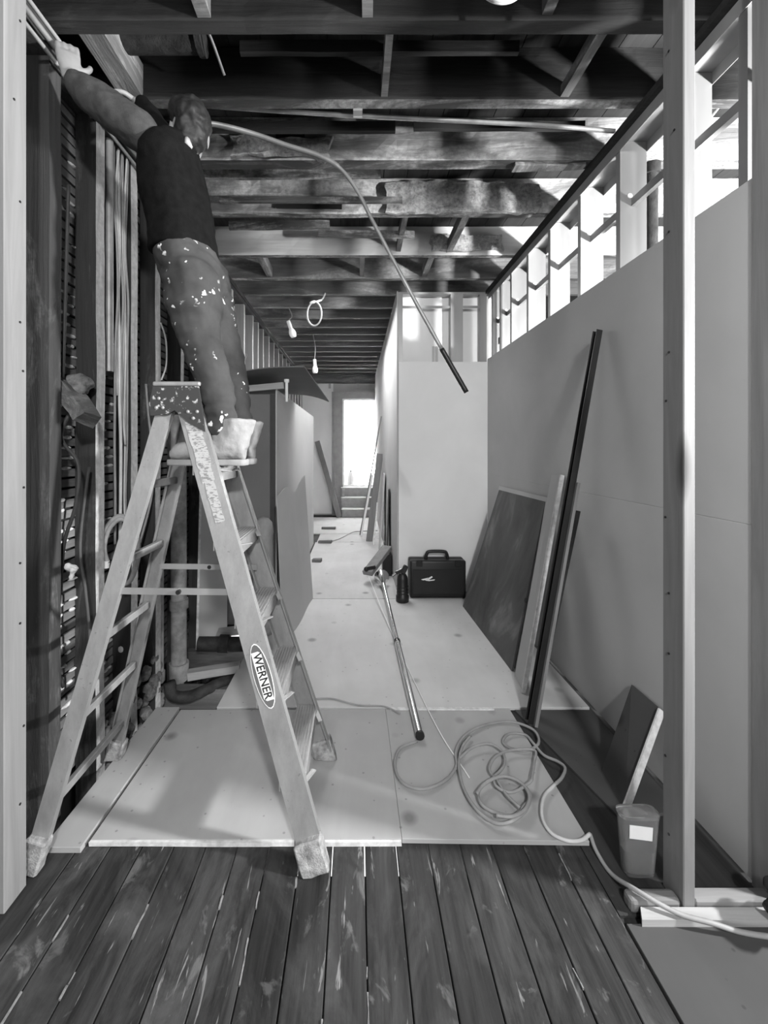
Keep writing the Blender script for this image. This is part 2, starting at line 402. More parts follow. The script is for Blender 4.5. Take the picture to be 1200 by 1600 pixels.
slab(.20, 1.24, 2.815, 3.095, 3.29, 1); slab(.62, 1.22, 3.425, 3.13, 3.25, 2); slab(-.7, -.15, 2.29, 3.1, 3.2, 5)
for a, c2, yy, z0, dz, sk in ((-1.0, .15, 2.50, 3.15, .05, .02), (-.9, .3, 2.70, 3.12, .035, -.01), (-.95, -.2, 3.05, 3.14, .06, .015), (-.3, .45, 3.20, 3.16, .05, -.02), (-1.1, .2, 2.12, 3.14, .05, .012), (.3, 1.2, 2.16, 3.18, .04, 0), (-.5, .7, 1.76, 3.20, .05, .01)):
    b = B(); obox(b, (a, yy, z0), (c2, yy+sk, z0+sk), (0, 0, 1), dz, .022); jag(b, .004, 6, yy*9, 12); obj('furring_strip', b, m_joist_b if yy > 2.3 else m_joist, ceil)
b = B(); box(b, -1.2, .55, 9.05, 9.15, 2.93, 3.10); jag(b, .008, 5, 2); obj('header_beam', b, m_joist_f, ceil)

# ------------------------------------------------------------------ left wall: open studs and lath
WL = -1.20
wl = empty('wall_left', (WL, 1.6, 0), 'open left wall of rough studs with lath behind', 'wall', kind='structure')
studs = [1.60, 1.887, 2.18, 2.446, 2.80, 3.16, 3.52, 3.94, 4.36, 4.72, 4.98, 5.26, 5.6, 5.95, 6.3, 6.65, 7.0, 7.35, 7.7, 8.05, 8.4, 8.75]
for i, sy in enumerate(studs):
    b = B(); t = .065 if i < 4 else .05
    box(b, WL-.095, WL, sy, sy+t, -.3 if sy < 3.4 else 0, 3.02)
    bmesh.ops.subdivide_edges(b, edges=[e for e in b.edges if e.calc_length() > 1], cuts=24)
    for v in b.verts: v.co += noise.noise_vector(V((i*5, v.co.y, v.co.z*3)))*.005
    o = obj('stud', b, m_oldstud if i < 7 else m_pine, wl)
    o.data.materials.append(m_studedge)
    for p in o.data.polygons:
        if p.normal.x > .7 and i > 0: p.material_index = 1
for z0, z1, d in ((3.02, 3.06, 0), (3.062, 3.10, .01)):
    b = B(); box(b, WL-.095, WL+d, 1.39, 9.1, z0, z1)
    bmesh.ops.subdivide_edges(b, edges=[e for e in b.edges if e.calc_length() > 1], cuts=40)
    for v in b.verts: v.co += noise.noise_vector(V((z0*50, v.co.y*4, v.co.z*3)))*.004
    obj('top_plate', b, m_oldstud, wl)
lm = None
zz = .02
while zz < 3.02:
    if lm is None:
        b = B(); box(b, WL-.110, WL-.098, 1.40, 3.5, 0, .034); jag(b, .002, 0)
        o = obj('lath', b, m_lath, wl); lm = o.data; o.location.z = zz
    else:
        o = link('lath', lm, m_lath, wl); o.location.z = zz
    o.rotation_euler.x = 0; o.location.x = random.uniform(-.004, .004)
    zz += .046
# plaster keys squeezed between the laths of the first bay
kb = B()
for i in range(280):
    z = .2+.046*random.randrange(58)-.004; y = random.choice((random.uniform(1.70, 1.88), random.uniform(1.955, 2.17)))
    ball(kb, (WL-.098, y, z), random.uniform(.008, .016), random.uniform(.012, .04), random.uniform(.005, .01), None, 6, 4)
o = obj('plaster_keys', kb, m_edge, wl); o['kind'] = 'stuff'
b = B(); box(b, WL-.16, WL-.12, 1.39, 3.7, -.4, 3.34); obj('backing', b, m_black_back, wl)
for i, (y0, y1) in enumerate(((3.7, 5.0), (5.0, 6.3), (6.3, 7.7), (7.7, 9.1))):
    b = B(); box(b, WL-.12, WL-.1, y0+.002, y1-.002, 0, 3.0); obj('backing_panel', b, m_dry_l if i == 0 else m_dry_b, wl)  # first panel paler: light in those bays is put into its colour
b = B(); plate(b, (WL-.1, 3.95, 2.1), (WL-.0, 3.95, 2.05), (WL-.0, 4.5, 2.5), (WL-.1, 4.5, 2.55), .02); obj('brace', b, m_pine, wl)

# ------------------------------------------------------------------ partition across the camera: studs left and right
wn = empty('wall_near', (0, 1.3, 0), 'bare stud partition framing the wide opening', 'wall', kind='structure')
def nail(bm, p, d): cyl(bm, p, V(p)+V(d)*.003, .004, 6)
def post(name, x0, x1, y0, y1, z0, m, lab=None):
    b = B(); box(b, x0, x1, y0, y1, z0, 3.10); bev(b, .003, 1); return obj(name, b, m, wn)
post('stud', -1.156, -1.118, 1.30, 1.389, .0, m_pine)
post('stud', 1.038, 1.076, 1.30, 1.389, .0, m_pine)
post('stud', 1.338, 1.376, 1.30, 1.389, .0, m_pine_dark)
post('stud', -1.60, -1.562, 1.30, 1.389, 0, m_pine); post('stud', 1.80, 1.838, 1.30, 1.389, .0, m_pine); post('stud', 2.25, 2.288, 1.30, 1.389, 0, m_pine)
nb = B()
for z in (2.9, 2.62, 2.3, 1.9, 1.74, 1.35, 1.1, .9, .55, .3): nail(nb, (-1.1185, 1.33+.03*((z*10)%2), z), (1, 0, 0)); nail(nb, (1.0385, 1.33+.03*((z*10)%2), z-.1), (-1, 0, 0))
o = obj('nail_heads', nb, m_dark_metal, wn); o['kind'] = 'stuff'
b = B(); box(b, .872, 1.035, 1.302, 1.345, -.002, .042); bev(b, .012, 2); obj('bottom_plate', b, m_pine_dx, wn)
b = B(); box(b, 1.079, 1.335, 1.302, 1.345, -.002, .042); bev(b, .004, 1); obj('bottom_plate', b, m_pine_dx, wn)
b = B(); box(b, -1.56, -1.157, 1.302, 1.385, 0, .04); obj('bottom_plate', b, m_pine_dx, wn)
b = B(); box(b, -3, -1.6, 1.34, 1.36, 0, 3.34); obj('drywall_panel', b, m_dry, wn)
b = B(); plate(b, (.88, 1.262, .006), (1.75, 1.262, .006), (1.75, 1.298, .006), (.90, 1.298, .006), .022); jag(b, .0015, 3, 4); tag(obj('pale_batten', b, m_pine_x), 'pale wood strip across the floor before the bare stud', 'batten')

# ------------------------------------------------------------------ right wall: drywall below, metal studs above
WR = 1.343
wr = empty('wall_right', (WR, 1.4, 0), 'right wall of grey drywall with bare metal studs above', 'wall', kind='structure')
for z0, z1, y0, y1 in ((.012, 1.22, 1.392, 4.2), (1.22, 2.40, 1.392, 4.2)):
    b = B(); box(b, WR, WR+.0127, y0, y1, z0, z1); bev(b, .002, 1); obj('drywall_panel', b, m_dry, wr)
def cstud(name, x0, x1, y, z0, z1, parent, lip=.035, th=.003, alongx=True):
    """C-shaped metal stud: web across the wall, a flange on each face"""
    b = B(); box(b, x0, x1, y, y+th, z0, z1); box(b, x0, x0+th, y+th, y+lip, z0, z1); box(b, x1-th, x1, y+th, y+lip, z0, z1)
    o = obj(name, b, m_metal, parent)
    for zz in (2.75,):
        k = B(); cyl(k, (x0+.05, y-.002, zz+.03), (x0+.05, y, zz+.03), .013, 10); obj('punch_out', k, m_white, parent if False else o)
    return o
for sy in (1.42, 1.72, 2.107, 2.477, 2.865, 3.231, 3.58, 3.85, 4.08): cstud('metal_stud', WR+.0135, WR+.15, sy, .03, 3.06, wr)
b = B(); box(b, WR+.01, WR+.153, 1.39, 4.2, 3.062, 3.066); box(b, WR+.008, WR+.011, 1.39, 4.2, 3.01, 3.066); box(b, WR+.151, WR+.154, 1.39, 4.2, 3.01, 3.066); obj('top_track', b, m_metal, wr)
b = B(); box(b, WR+.07, WR+.075, 1.39, 4.15, 2.73, 2.768); box(b, WR+.07, WR+.095, 1.39, 4.15, 2.727, 2.731); obj('channel', b, m_metal, wr)
b = B(); box(b, WR-.02, WR+.16, 1.39, 4.2, 3.067, 3.098); obj('nailer', b, m_joist, wr)
b = B(); box(b, WR+.04, WR+.06, 3.95, 4.0, 2.50, 2.56); obj('junction_box', b, m_black, wr)

# closet bump-out with bare metal studs along its top
wc = empty('wall_corner', (.427, 4.2, 0), 'pale drywall corner box with bare metal studs along its top', 'wall', kind='structure')
b = B(); box(b, .43, WR-.002, 4.2, 4.2127, .012, 1.22); obj('drywall_panel', b, m_dry_l, wc)
b = B(); box(b, .43, WR-.002, 4.2, 4.2127, 1.22, 2.37); obj('drywall_panel', b, m_dry_l, wc)
for z0, z1, y0, y1 in ((.012, 1.22, 4.2, 6.6), (.012, 1.22, 6.6, 9.1), (1.22, 2.42, 4.2, 5.4), (1.22, 2.42, 5.4, 7.8), (1.22, 2.42, 7.8, 9.1), (2.42, 3.095, 4.2, 6.6), (2.42, 3.095, 6.6, 9.1)):
    b = B(); box(b, .4145, .427, y0, y1, z0, z1); obj('drywall_panel', b, m_dry, wc)  # same board as the front, toned darker to offset strong light here
for xs, wd in ((.43, .045), (.97, .125), (1.27, .07)):
    b = B(); box(b, xs, xs+wd, 4.214, 4.217, .02, 3.07); box(b, xs, xs+.003, 4.217, 4.30, .02, 3.07); box(b, xs+wd-.003, xs+wd, 4.217, 4.24, .02, 3.07); obj('metal_stud', b, m_metal, wc)
b = B(); box(b, .43, WR, 4.213, 4.30, 3.07, 3.09); box(b, .43, WR, 4.228, 4.233, 2.93, 2.955); obj('track', b, m_metal, wc)
b = B(); box(b, .43, WR+.2, 4.33, 4.343, 0, 3.09); obj('lining_panel', b, m_dry_l, wc)
b = B(); box(b, .80, .825, 4.322, 4.329, 2.38, 2.56); box(b, .835, .86, 4.322, 4.329, 2.38, 2.56); obj('slot_plate', b, m_metal, wc)

# side room beyond the metal studs
ws = empty('wall_side', (4.2, 1, 0), 'pale walls of the side room beyond the metal studs', 'wall', kind='structure')
b = B(); box(b, 4.15, 4.25, -3.4, 1.9, 0, 3.34); box(b, 4.15, 4.25, 3.3, 6.5, 0, 3.34); box(b, 4.15, 4.25, 1.9, 3.3, 0, 1.2); box(b, 4.15, 4.25, 1.9, 3.3, 2.6, 3.34); obj('plaster', b, m_plaster, ws)
b = B(); box(b, 1.5, 4.2, 6.4, 6.5, 0, 3.34); box(b, 1.5, 1.52, 4.35, 6.4, 0, 3.34); obj('plaster', b, m_plaster, ws)
w1 = empty('window_1', (4.2, 2.6, 1.2), 'side room window', 'window', kind='structure')
b = B(); box(b, 4.14, 4.26, 1.9, 1.96, 1.2, 2.6); box(b, 4.14, 4.26, 3.24, 3.3, 1.2, 2.6); box(b, 4.14, 4.26, 1.96, 3.24, 1.2, 1.26); box(b, 4.14, 4.26, 1.96, 3.24, 2.54, 2.6); box(b, 4.17, 4.22, 1.96, 3.24, 1.88, 1.92); obj('window_frame', b, m_white, w1)
b = B(); box(b, 4.19, 4.194, 1.96, 3.24, 1.26, 2.54); obj('pane', b, m_pane, w1)
wb = empty('wall_back', (0, -3.4, 0), 'plain walls of the front room behind', 'wall', kind='structure')
b = B(); box(b, -3, 4.2, -3.5, -3.4, 0, .9); box(b, -3, 4.2, -3.5, -3.4, 3.1, 3.34); box(b, -3, -1.2, -3.5, -3.4, .9, 3.1); box(b, 1.8, 4.2, -3.5, -3.4, .9, 3.1); box(b, -3.1, -3, -3.5, 1.4, 0, 3.34); obj('plaster', b, m_dry, wb)

# ------------------------------------------------------------------ far wall, door and steps
wf = empty('wall_far', (0, 9.1, 0), 'pale far wall around the bright doorway', 'wall', kind='structure')
b = B(); box(b, -1.4, -.30, 9.15, 9.25, 0, 3.34); box(b, -.30, .6, 9.15, 9.25, 2.60, 3.34); box(b, .56, 1.4, 9.15, 9.25, 0, 3.34); obj('plaster', b, m_plaster, wf)
b = B(); box(b, -1.2, -.52, 9.13, 9.149, .03, 2.95); obj('drywall_panel', b, m_dry_l, wf)
for x0 in (-.62, -.0, .40):
    b = B(); box(b, x0, x0+.05, 9.10, 9.148, 2.82, 3.1); obj('stud', b, m_metal, wf)
dr = empty('door_1', (.1, 9.2, .67), 'open far doorway full of daylight with grey casing', 'door', kind='structure')
m_cas = flat('door_casing', .3, .7)
b = B(); box(b, -.545, -.31, 9.07, 9.149, .0, 2.74); box(b, -.50, -.47, 9.055, 9.07, .0, 2.74); obj('casing', b, m_cas, dr)
b = B(); box(b, -.31, .7, 9.07, 9.149, 2.585, 2.74); obj('casing', b, m_cas, dr)
b = B(); box(b, -.315, -.27, 9.10, 9.3, .675, 2.585); box(b, -.27, .56, 9.10, 9.3, 2.55, 2.585); box(b, -.30, .56, 9.10, 9.32, .63, .675); obj('door_frame', b, m_white, dr)
b = B(); box(b, -.27, .56, 9.26, 9.27, 1.60, 1.62); box(b, .0, .56, 9.26, 9.275, .99, 1.005); obj('rail', b, m_white, dr)
b = B(); box(b, -.27, .56, 9.262, 9.266, .675, 2.55); obj('pane', b, m_pane, dr)
st = empty('steps', (.05, 8.8, 0), 'three grey steps with white nosings below the far door', 'steps')
for i, (yy, z0, z1) in enumerate(((8.74, 0.018, .20), (8.92, .20, .425), (9.05, .425, .63))):
    b = B(); box(b, -.33+.02*(i == 0), .413, yy, 9.09-.002*i, z0+.001, z1-.022); obj('riser', b, m_cas, st)
    b = B(); box(b, -.345+.02*(i == 0), .413, yy-.02, 9.09-.002*i, z1-.0215, z1); bev(b, .004, 1); obj('tread', b, m_white, st)
jg = empty('plastic_jug', (-.13, 9.2, .676), 'pale plastic jug standing on the far door sill', 'jug')
b = B(); loft(b, [((-.13, 9.2, z), (r, 0, 0), (0, r*.7, 0)) for z, r in ((.676, .07), (.69, .09), (.86, .09), (.93, .06), (.96, .03))], 14); obj('bottle', b, m_white, jg, 40)
b = B(); cyl(b, (-.13, 9.2, .961), (-.13, 9.2, .995), .032, 12); obj('cap', b, m_cas, jg)
b = B(); tube(b, [(-.05, 9.2, .74), (-.01, 9.2, .8), (-.03, 9.2, .89), (-.07, 9.2, .9)], .012, 8); obj('handle', b, m_white, jg, True)
b = B(); obox(b, (-.86, 8.95, 1.64), (-.36, 8.60, .04), (1, 0, .3), .11, .03); tag(obj('leaning_board', b, m_pine), 'board leaning slantwise on the far wall beside the steps', 'board')
bx = empty('electric_heater_box', (-.32, 8.86, .425), 'small grey block on the second far step beside the casing', 'block')
b = B(); box(b, -.325, -.255, 8.945, 9.04, .426, .60); bev(b, .006, 1); obj('body', b, m_cas, bx)
bx.name = 'wood_block'

# ------------------------------------------------------------------ left drywall enclosure, its loose sheets
en = empty('drywall_enclosure', (-.93, 3.4, 0), 'boxed-in drywall enclosure with dark front on the left', 'partition')
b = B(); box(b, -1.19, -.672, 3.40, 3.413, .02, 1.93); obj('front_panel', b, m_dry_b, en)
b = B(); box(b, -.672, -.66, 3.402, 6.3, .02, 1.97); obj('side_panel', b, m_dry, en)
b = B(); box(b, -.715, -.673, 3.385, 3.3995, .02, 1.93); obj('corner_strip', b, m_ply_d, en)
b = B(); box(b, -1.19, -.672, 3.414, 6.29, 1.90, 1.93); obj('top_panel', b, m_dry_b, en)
b = B(); obox(b, (-1.19, 3.375, 1.945), (-.60, 3.375, 2.0), (0, 1, 0), .04, .05); tag(obj('timber_batten', b, m_pine_x), 'pale batten along the top front of the drywall enclosure', 'batten')
b = B(); cyl(b, (-.58, 3.40, 1.87), (-.58, 3.40, 2.05), .012, 8); cyl(b, (-.58, 3.4, 2.03), (-.58, 3.4, 2.055), .022, 8); tag(obj('roller_stub', b, m_white), 'small pale peg at the corner of the drywall enclosure', 'peg')
def curl(name, fn, nu, nv, th, mat, label, cat):
    b = B(); g = [[b.verts.new(fn(i/nu, j/nv)) for j in range(nv+1)] for i in range(nu+1)]
    for i in range(nu):
        for j in range(nv): b.faces.new((g[i][j], g[i+1][j], g[i+1][j+1], g[i][j+1]))
    bmesh.ops.recalc_face_normals(b, faces=b.faces[:])
    bmesh.ops.solidify(b, geom=b.faces[:], thickness=th)
    return tag(obj(name, b, mat, None, 40), label, cat)
def top_fn(u, v):      # u across to the right, v back
    n0, n1 = V((-1.15, 3.25, 2.04)), V((-.40, 3.15, 2.115)); f0, f1 = V((-1.15, 4.5, 2.07)), V((-.29, 4.35, 2.02))
    p = (n0*(1-u)+n1*u)*(1-v)+(f0*(1-u)+f1*u)*v
    p.z += .03*math.sin(u*math.pi)-.07*max(0, u-.7)**2*6*v
    return p
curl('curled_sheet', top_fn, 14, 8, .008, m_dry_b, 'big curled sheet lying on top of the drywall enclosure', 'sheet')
def lean_fn(u, v):     # u back, v up
    yb = 3.07+u*.92
    p = V((-.555+.145*u+.02*math.sin(u*5), yb, .02)); t = V((-.605+.10*u+.02*math.sin(u*6), yb+.02, 1.11+.05*math.sin(u*7.5)+.06*u))
    p = p*(1-v)+t*v
    return p
curl('curled_sheet', lean_fn, 14, 10, .006, m_dry, 'wavy-topped sheet leaning on the right side of the enclosure', 'sheet')
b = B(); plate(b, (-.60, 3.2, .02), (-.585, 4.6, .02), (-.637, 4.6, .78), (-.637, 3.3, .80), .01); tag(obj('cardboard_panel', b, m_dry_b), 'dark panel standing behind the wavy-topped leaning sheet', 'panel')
b = B(); r = .085; loft(b, [((-.735, 3.24, z), (k*r, 0, 0), (0, k*r, 0)) for z, k in ((.02, .9), (.1, 1), (.7, 1), (.82, .97), (.89, .8), (.93, .45), (.94, .1))], 16); jag(b, .01, 1, 4); tag(obj('grey_sack', b, m_sack, None, True), 'round-topped grey sack standing between ladder and enclosure', 'sack')
pn = B(); plate(pn, (-1.17, 3.0, .0), (-1.06, 3.32, .0), (-1.06, 3.34, 1.3), (-1.15, 3.03, 1.35), .014); o = tag(obj('narrow_panel', pn, m_dry), 'narrow grey panel standing on edge behind the ladder', 'panel')
b = B(); obox(b, (-1.166, 2.995, .01), (-1.146, 3.025, 1.35), (0, 1, 0), .006, .016); obj('pale_edge', b, m_edge, o)
for i, (x0, yy, wv, lab) in enumerate(((-.66, 7.45, .28, 'farthest dark block standing in for a floor slot by the enclosure'), (-.62, 6.35, .24, 'dark block standing in for a floor slot beside the enclosure, middle one of three'), (-.60, 5.3, .15, 'nearest short dark block standing in for a floor slot by the enclosure'))):
    b = B(); obox(b, (x0+.03, yy, .035), (x0+wv, yy-.02, .04), (0, 1, 0), .07, .04); jag(b, .006, 2, i); tag(obj('floor_piece', b, m_joist_f), lab, 'wood')  # dark blocks added where the floor has open slots
# things lying in the pit
b = B(); plate(b, (-1.05, 3.05, .07), (-.80, 3.15, .06), (-.80, 3.22, .09), (-1.05, 3.12, .1), .02); tag(obj('floor_piece', b, m_pine_x), 'pale wood offcut at the back of the floor pit', 'wood')
b = B(); obox(b, (-1.10, 2.68, .0), (-.78, 2.74, .02), (0, 1, 0), .06, .05); jag(b, .004, 3, 3); tag(obj('floor_piece', b, m_pine_x), 'wood cleat crossing the floor pit below the panel', 'wood')

# ------------------------------------------------------------------ lumber leaning on the corner box far down the passage
def lean(name, p0, p1, wdir, wd, th, m, lab, cat='board'):
    b = B(); obox(b, p0, p1, wdir, wd, th); return tag(obj(name, b, m), lab, cat)
lean('thin_batten', (.06, 6.95, .02), (.40, 6.6, 2.0), (0, 1, 0), .03, .02, m_pine, 'tallest thin batten leaning in the far passage', 'batten')
lean('white_batten', (.08, 6.85, .02), (.26, 6.7, 1.05), (0, 1, 0), .03, .03, m_white, 'short white batten leaning in the far passage', 'batten')
lean('leaning_board', (.20, 6.45, .02), (.375, 6.5, 1.40), (1, .3, 0), .10, .025, m_pine, 'grey board leaning between thin battens in the far passage')
lean('leaning_board', (.33, 5.9, .02), (.40, 5.9, 1.12), (.04, 1, 0), .40, .02, m_ply_f, 'wide pale board leaning on the corner box')
lean('leaning_board', (.375, 5.05, .02), (.405, 5.1, .98), (.1, 1, 0), .30, .016, m_ply_d, 'dark board leaning against the left side of corner box')
lean('white_batten', (.26, 6.2, .02), (.32, 6.3, .65), (0, 1, 0), .02, .02, m_edge, 'shortest pale stick among the far leaning lumber', 'batten')
b = B(); obox(b, (.115, 4.42, .13), (.36, 4.78, .33), (.8, -.6, 0), .12, .05); bev(b, .004, 1); tag(obj('plank_offcut', b, m_pine), 'pale plank offcut tilted above the chrome bell', 'board')
b = B(); box(b, .30, .41, 4.70, 4.88, .018, .26); bev(b, .006, 1); tag(obj('dark_crate', b, m_dark_metal), 'dark little crate holding up the pale plank offcut', 'crate')

# ------------------------------------------------------------------ chrome pole, cords, coil
po = empty('chrome_pole', (.3, 3.1, .02), 'long chrome pole with bell end lying along the plywood', 'pole')
A, E = V((.318, 2.06, .042)), V((.275, 4.15, .10))
b = B(); cyl(b, A, A.lerp(E, .45), .021, 14); cyl(b, A.lerp(E, .45), E, .017, 14); obj('tube', b, m_chrome, po, 40)
b = B(); cyl(b, A.lerp(E, .44), A.lerp(E, .456), .023, 14); obj('collar', b, m_dark_metal, po, 40)
d = (E-A).normalized()
b = B(); tube(b, [E, E+d*.05, E+d*.13, E+d*.2, E+d*.24], lambda t: .02+.06*t*t, 16); obj('bell', b, m_chrome, po, True)
b = B(); cyl(b, E+V((-.08, .2, .12)), E+V((-.16, .25, .09)), .02, 10); ball(b, E+V((-.17, .25, .085)), .028, .028, .028, None, 10, 6); obj('clamp', b, m_dark_metal, po, 40)
b = B(); cyl(b, A-d*.012, A, .023, 14); obj('end_cap', b, m_dark_metal, po, 40)
b = B(); tube(b, [(.13, 4.35, .12), (.28, 3.2, .036), (.41, 2.2, .026), (.50, 1.815, .022)], .003, 6); tag(obj('white_string', b, m_white), 'taut white string running from the chrome bell to the coil', 'string')
def floorcurve(pts, z=.024, wob=0): return [fl(a, c, z+(.006*((i*37) % 5)/4 if wob else 0)) for i, (a, c) in enumerate(pts)]
b = B(); tube(b, floorcurve([(652, 1158), (625, 1170), (617, 1195), (628, 1222), (660, 1233), (695, 1220), (713, 1198), (712, 1178), (718, 1160), (735, 1143), (765, 1131), (800, 1128), (833, 1140), (842, 1160), (825, 1172), (800, 1170), (786, 1160), (795, 1147), (820, 1148), (834, 1162), (850, 1180), (872, 1190), (883, 1200), (878, 1215), (868, 1225)], .026, 1), .0065, 8, 6)
ob = tag(obj('cable_coil', b, m_cable_d, None, True), 'tangled grey cable in loops on the plywood', 'cable')
b = B(); tube(b, floorcurve([(735, 1150), (722, 1168), (717, 1195), (722, 1225), (735, 1252), (755, 1275), (780, 1287), (805, 1280), (824, 1262), (828, 1240), (812, 1222), (790, 1214), (765, 1220), (748, 1236), (752, 1256), (775, 1270), (805, 1274), (822, 1256)], .034, 1), .0065, 8, 6)
tube(b, floorcurve([(718, 1185), (738, 1168), (765, 1162), (785, 1175), (788, 1195), (772, 1212), (765, 1200), (775, 1182), (800, 1172), (835, 1172), (835, 1190), (832, 1210), (828, 1222), (800, 1238), (775, 1228), (772, 1212), (790, 1240), (812, 1262)], .04, 1), .006, 8, 6); obj('loop', b, m_cable_d, ob, True)
b = B(); tube(b, floorcurve([(868, 1225), (850, 1245), (847, 1275), (860, 1300), (885, 1313), (908, 1313), (922, 1303)], .03, 1), .0065, 8, 6); obj('loop', b, m_cable, ob, True)
b = B(); tube(b, floorcurve([(745, 1240), (755, 1227), (770, 1217), (788, 1213), (806, 1218), (820, 1229), (827, 1244), (824, 1259), (814, 1270), (797, 1276), (775, 1274)], .05), .0065, 8, 6); obj('loop', b, m_cable_d, ob, True)
b = B(); tube(b, [fl(922, 1303, .03), fl(932, 1330, .012), fl(955, 1365, .01), (.90, 1.325, .055), (.99, 1.27, .042), (1.08, 1.245, .038), (1.2, 1.23, .02), (1.5, 1.2, .02)], .007, 8, 6); tag(obj('floor_strand', b, m_cable_d, None, True), 'grey cable crossing the wood plates at lower right', 'cable')
b = B(); tube(b, floorcurve([(488, 1092), (520, 1092), (560, 1102), (600, 1104), (625, 1115)], .023), .0045, 8); tag(obj('floor_strand', b, m_cable_d, None, True), 'thin grey tube standing in for a faint shadow across the plywood seam', 'cable')  # tube drawn where only a faint shadow crosses the seam
b = B(); tube(b, floorcurve([(509, 848), (530, 842), (550, 832), (563, 830), (590, 829)], .024), .006, 6); tag(obj('floor_strand', b, m_cable_d, None, True), 'thin dark cable on the far sunlit plywood', 'cable')

# ------------------------------------------------------------------ black case, canister
tb = empty('tool_case', (.80, 4.05, .016), 'black tool case with top handle against the corner box', 'tool case')
b = B(); box(b, .525, 1.072, 4.0, 4.085, .018, .385); bev(b, .018, 3); obj('front_shell', b, m_black, tb, 30)
b = B(); box(b, .525, 1.072, 4.09, 4.175, .018, .385); bev(b, .018, 3); obj('rear_shell', b, m_black, tb, 30)
b = B(); tube(b, [(.69, 4.085, .38), (.70, 4.085, .43), (.73, 4.085, .455), (.87, 4.085, .455), (.90, 4.085, .43), (.91, 4.085, .38)], .016, 10, 5); obj('handle', b, m_black, tb, True)
for xx in (.585, .96):
    b = B(); box(b, xx, xx+.06, 3.99, 4.0, .33, .392); bev(b, .004, 1); obj('latch', b, m_dark_metal, tb)
b = B(); box(b, .55, 1.047, 3.994, 3.9995, .06, .30); bev(b, .002, 1); obj('front_panel', b, m_black, tb)
b = B()      # small white script-like lightning mark
for q4 in (((.63, .205), (.65, .196), (.705, .212), (.70, .222)), ((.665, .199), (.69, .190), (.742, .226), (.735, .238)), ((.70, .198), (.70, .188), (.758, .196), (.765, .206))):
    hexa(b, [(a, 3.9935, c) for a, c in q4]+[(a, 3.9915, c) for a, c in q4])
obj('emblem', b, m_white, tb)
cn = empty('black_canister', (.44, 3.92, .018), 'black ribbed canister standing left of the tool case', 'canister')
b = B(); loft(b, [((.44, 3.92, z), (r, 0, 0), (0, r, 0)) for z, r in ((.019, .058), (.024, .062), (.075, .062), (.085, .054), (.23, .052), (.26, .045), (.285, .03))], 18); obj('body', b, m_black, cn, 40)
b = B(); obox(b, (.44, 3.92, .285), (.475, 3.92, .36), (0, 1, 0), .04, .045); obox(b, (.47, 3.92, .335), (.375, 3.92, .29), (0, 1, 0), .035, .03); bev(b, .006, 1); obj('spray_head', b, m_black, cn)
b = B(); cyl(b, (.375, 3.92, .288), (.345, 3.92, .262), .012, 8); obj('nozzle', b, m_chrome, cn)
for z in (.10, .13, .16):
    b = B(); cyl(b, (.44, 3.92, z), (.44, 3.92, z+.008), .057, 18); obj('rib', b, m_black, cn, 40)

# ------------------------------------------------------------------ boards and poles leaning on the right wall
o = tag(link('x', bpy.data.meshes.new('x'), None), None); bpy.data.objects.remove(o)
def panel(name, q4, th, m, lab, cat='board'):
    b = B(); plate(b, *q4, th); return tag(obj(name, b, m), lab, cat)
def dk():
    q = N('stained_board', .6); f = q.noise(2.6, q.mapped((1, 1, .5)), 5, .6, .8)
    return q.out(q.ramp(f, (.35, .06), (.55, .1), (.72, .25)))
m_stain = dk()
db = panel('dark_board', [(1.018, 2.69, .019), (.985, 3.80, .019), (1.315, 3.78, 1.10), (1.318, 2.86, 1.11)], .012, m_stain, 'dark stained board leaning on the right wall')
b = B(); fp = px(822, 938, 2.78); 
a4, b4, c4 = V((1.018, 2.69, .019)), V((.985, 3.80, .016)), V((1.318, 2.86, 1.11))
nn = (b4-a4).cross(c4-a4).normalized(); org = V((0, 0, EYE)); rd = (fp-org).normalized(); hit = org+rd*((a4-org).dot(nn)/rd.dot(nn))
nn = nn if nn.x < 0 else -nn
cyl(b, hit, hit+nn*.004, .017, 12); obj('finger_hole', b, m_ink, db)
panel('gypsum_offcut', [(1.055, 2.72, .019), (1.02, 3.82, .019), (1.325, 3.80, 1.135), (1.327, 2.84, 1.14)], .010, m_dry, 'pale panel leaning just behind the dark stained board', 'panel')
o = panel('leaning_board', [(1.00, 2.46, .019), (1.02, 2.64, .019), (1.322, 2.78, 1.30), (1.322, 2.635, 1.31)], .018, m_dry, 'grey board with pale edge leaning beside the dark board')
b = B(); obox(b, (.998, 2.452, .017), (1.318, 2.628, 1.31), (1, 0, 0), .024, .012); obj('pale_edge', b, m_edge, o)  # camera-facing edge: the light on it is painted as a pale strip
b = B(); P0, P1 = V((.93, 2.17, .03)), V((1.318, 2.215, 2.115)); obox(b, P0, P1, (0, 1, 0), .036, .006); obox(b, P0, P1, (0, 1, 0), .004, .028, (.018, .016)); obox(b, P0, P1, (0, 1, 0), .004, .028, (-.018, .016)); tag(obj('steel_channel', b, m_dark_metal), 'tall dark steel channel leaning on the right wall', 'pole')
b = B(); obox(b, (.935, 2.138, .03), (1.172, 2.165, 1.30), (0, 1, 0), .018, .016); tag(obj('pale_batten', b, m_pine), 'pale batten leaning alongside the tall dark channel', 'batten')
b = B(); obox(b, (.975, 2.26, .016), (1.245, 2.32, 1.13), (0, 1, 0), .07, .012); tag(obj('dark_strip', b, m_joist), 'dark strip leaning behind the tall dark channel', 'board')
o = panel('small_board', [(1.085, 1.66, .012), (1.12, 1.87, .012), (1.33, 1.98, .34), (1.33, 1.79, .34)], .012, m_ply_d, 'small grey board with pale edge tilted on the right wall')
b = B(); obox(b, (1.083, 1.655, .012), (1.328, 1.783, .342), (0, 1, 0), .008, .03); obj('pale_edge', b, m_edge, o)

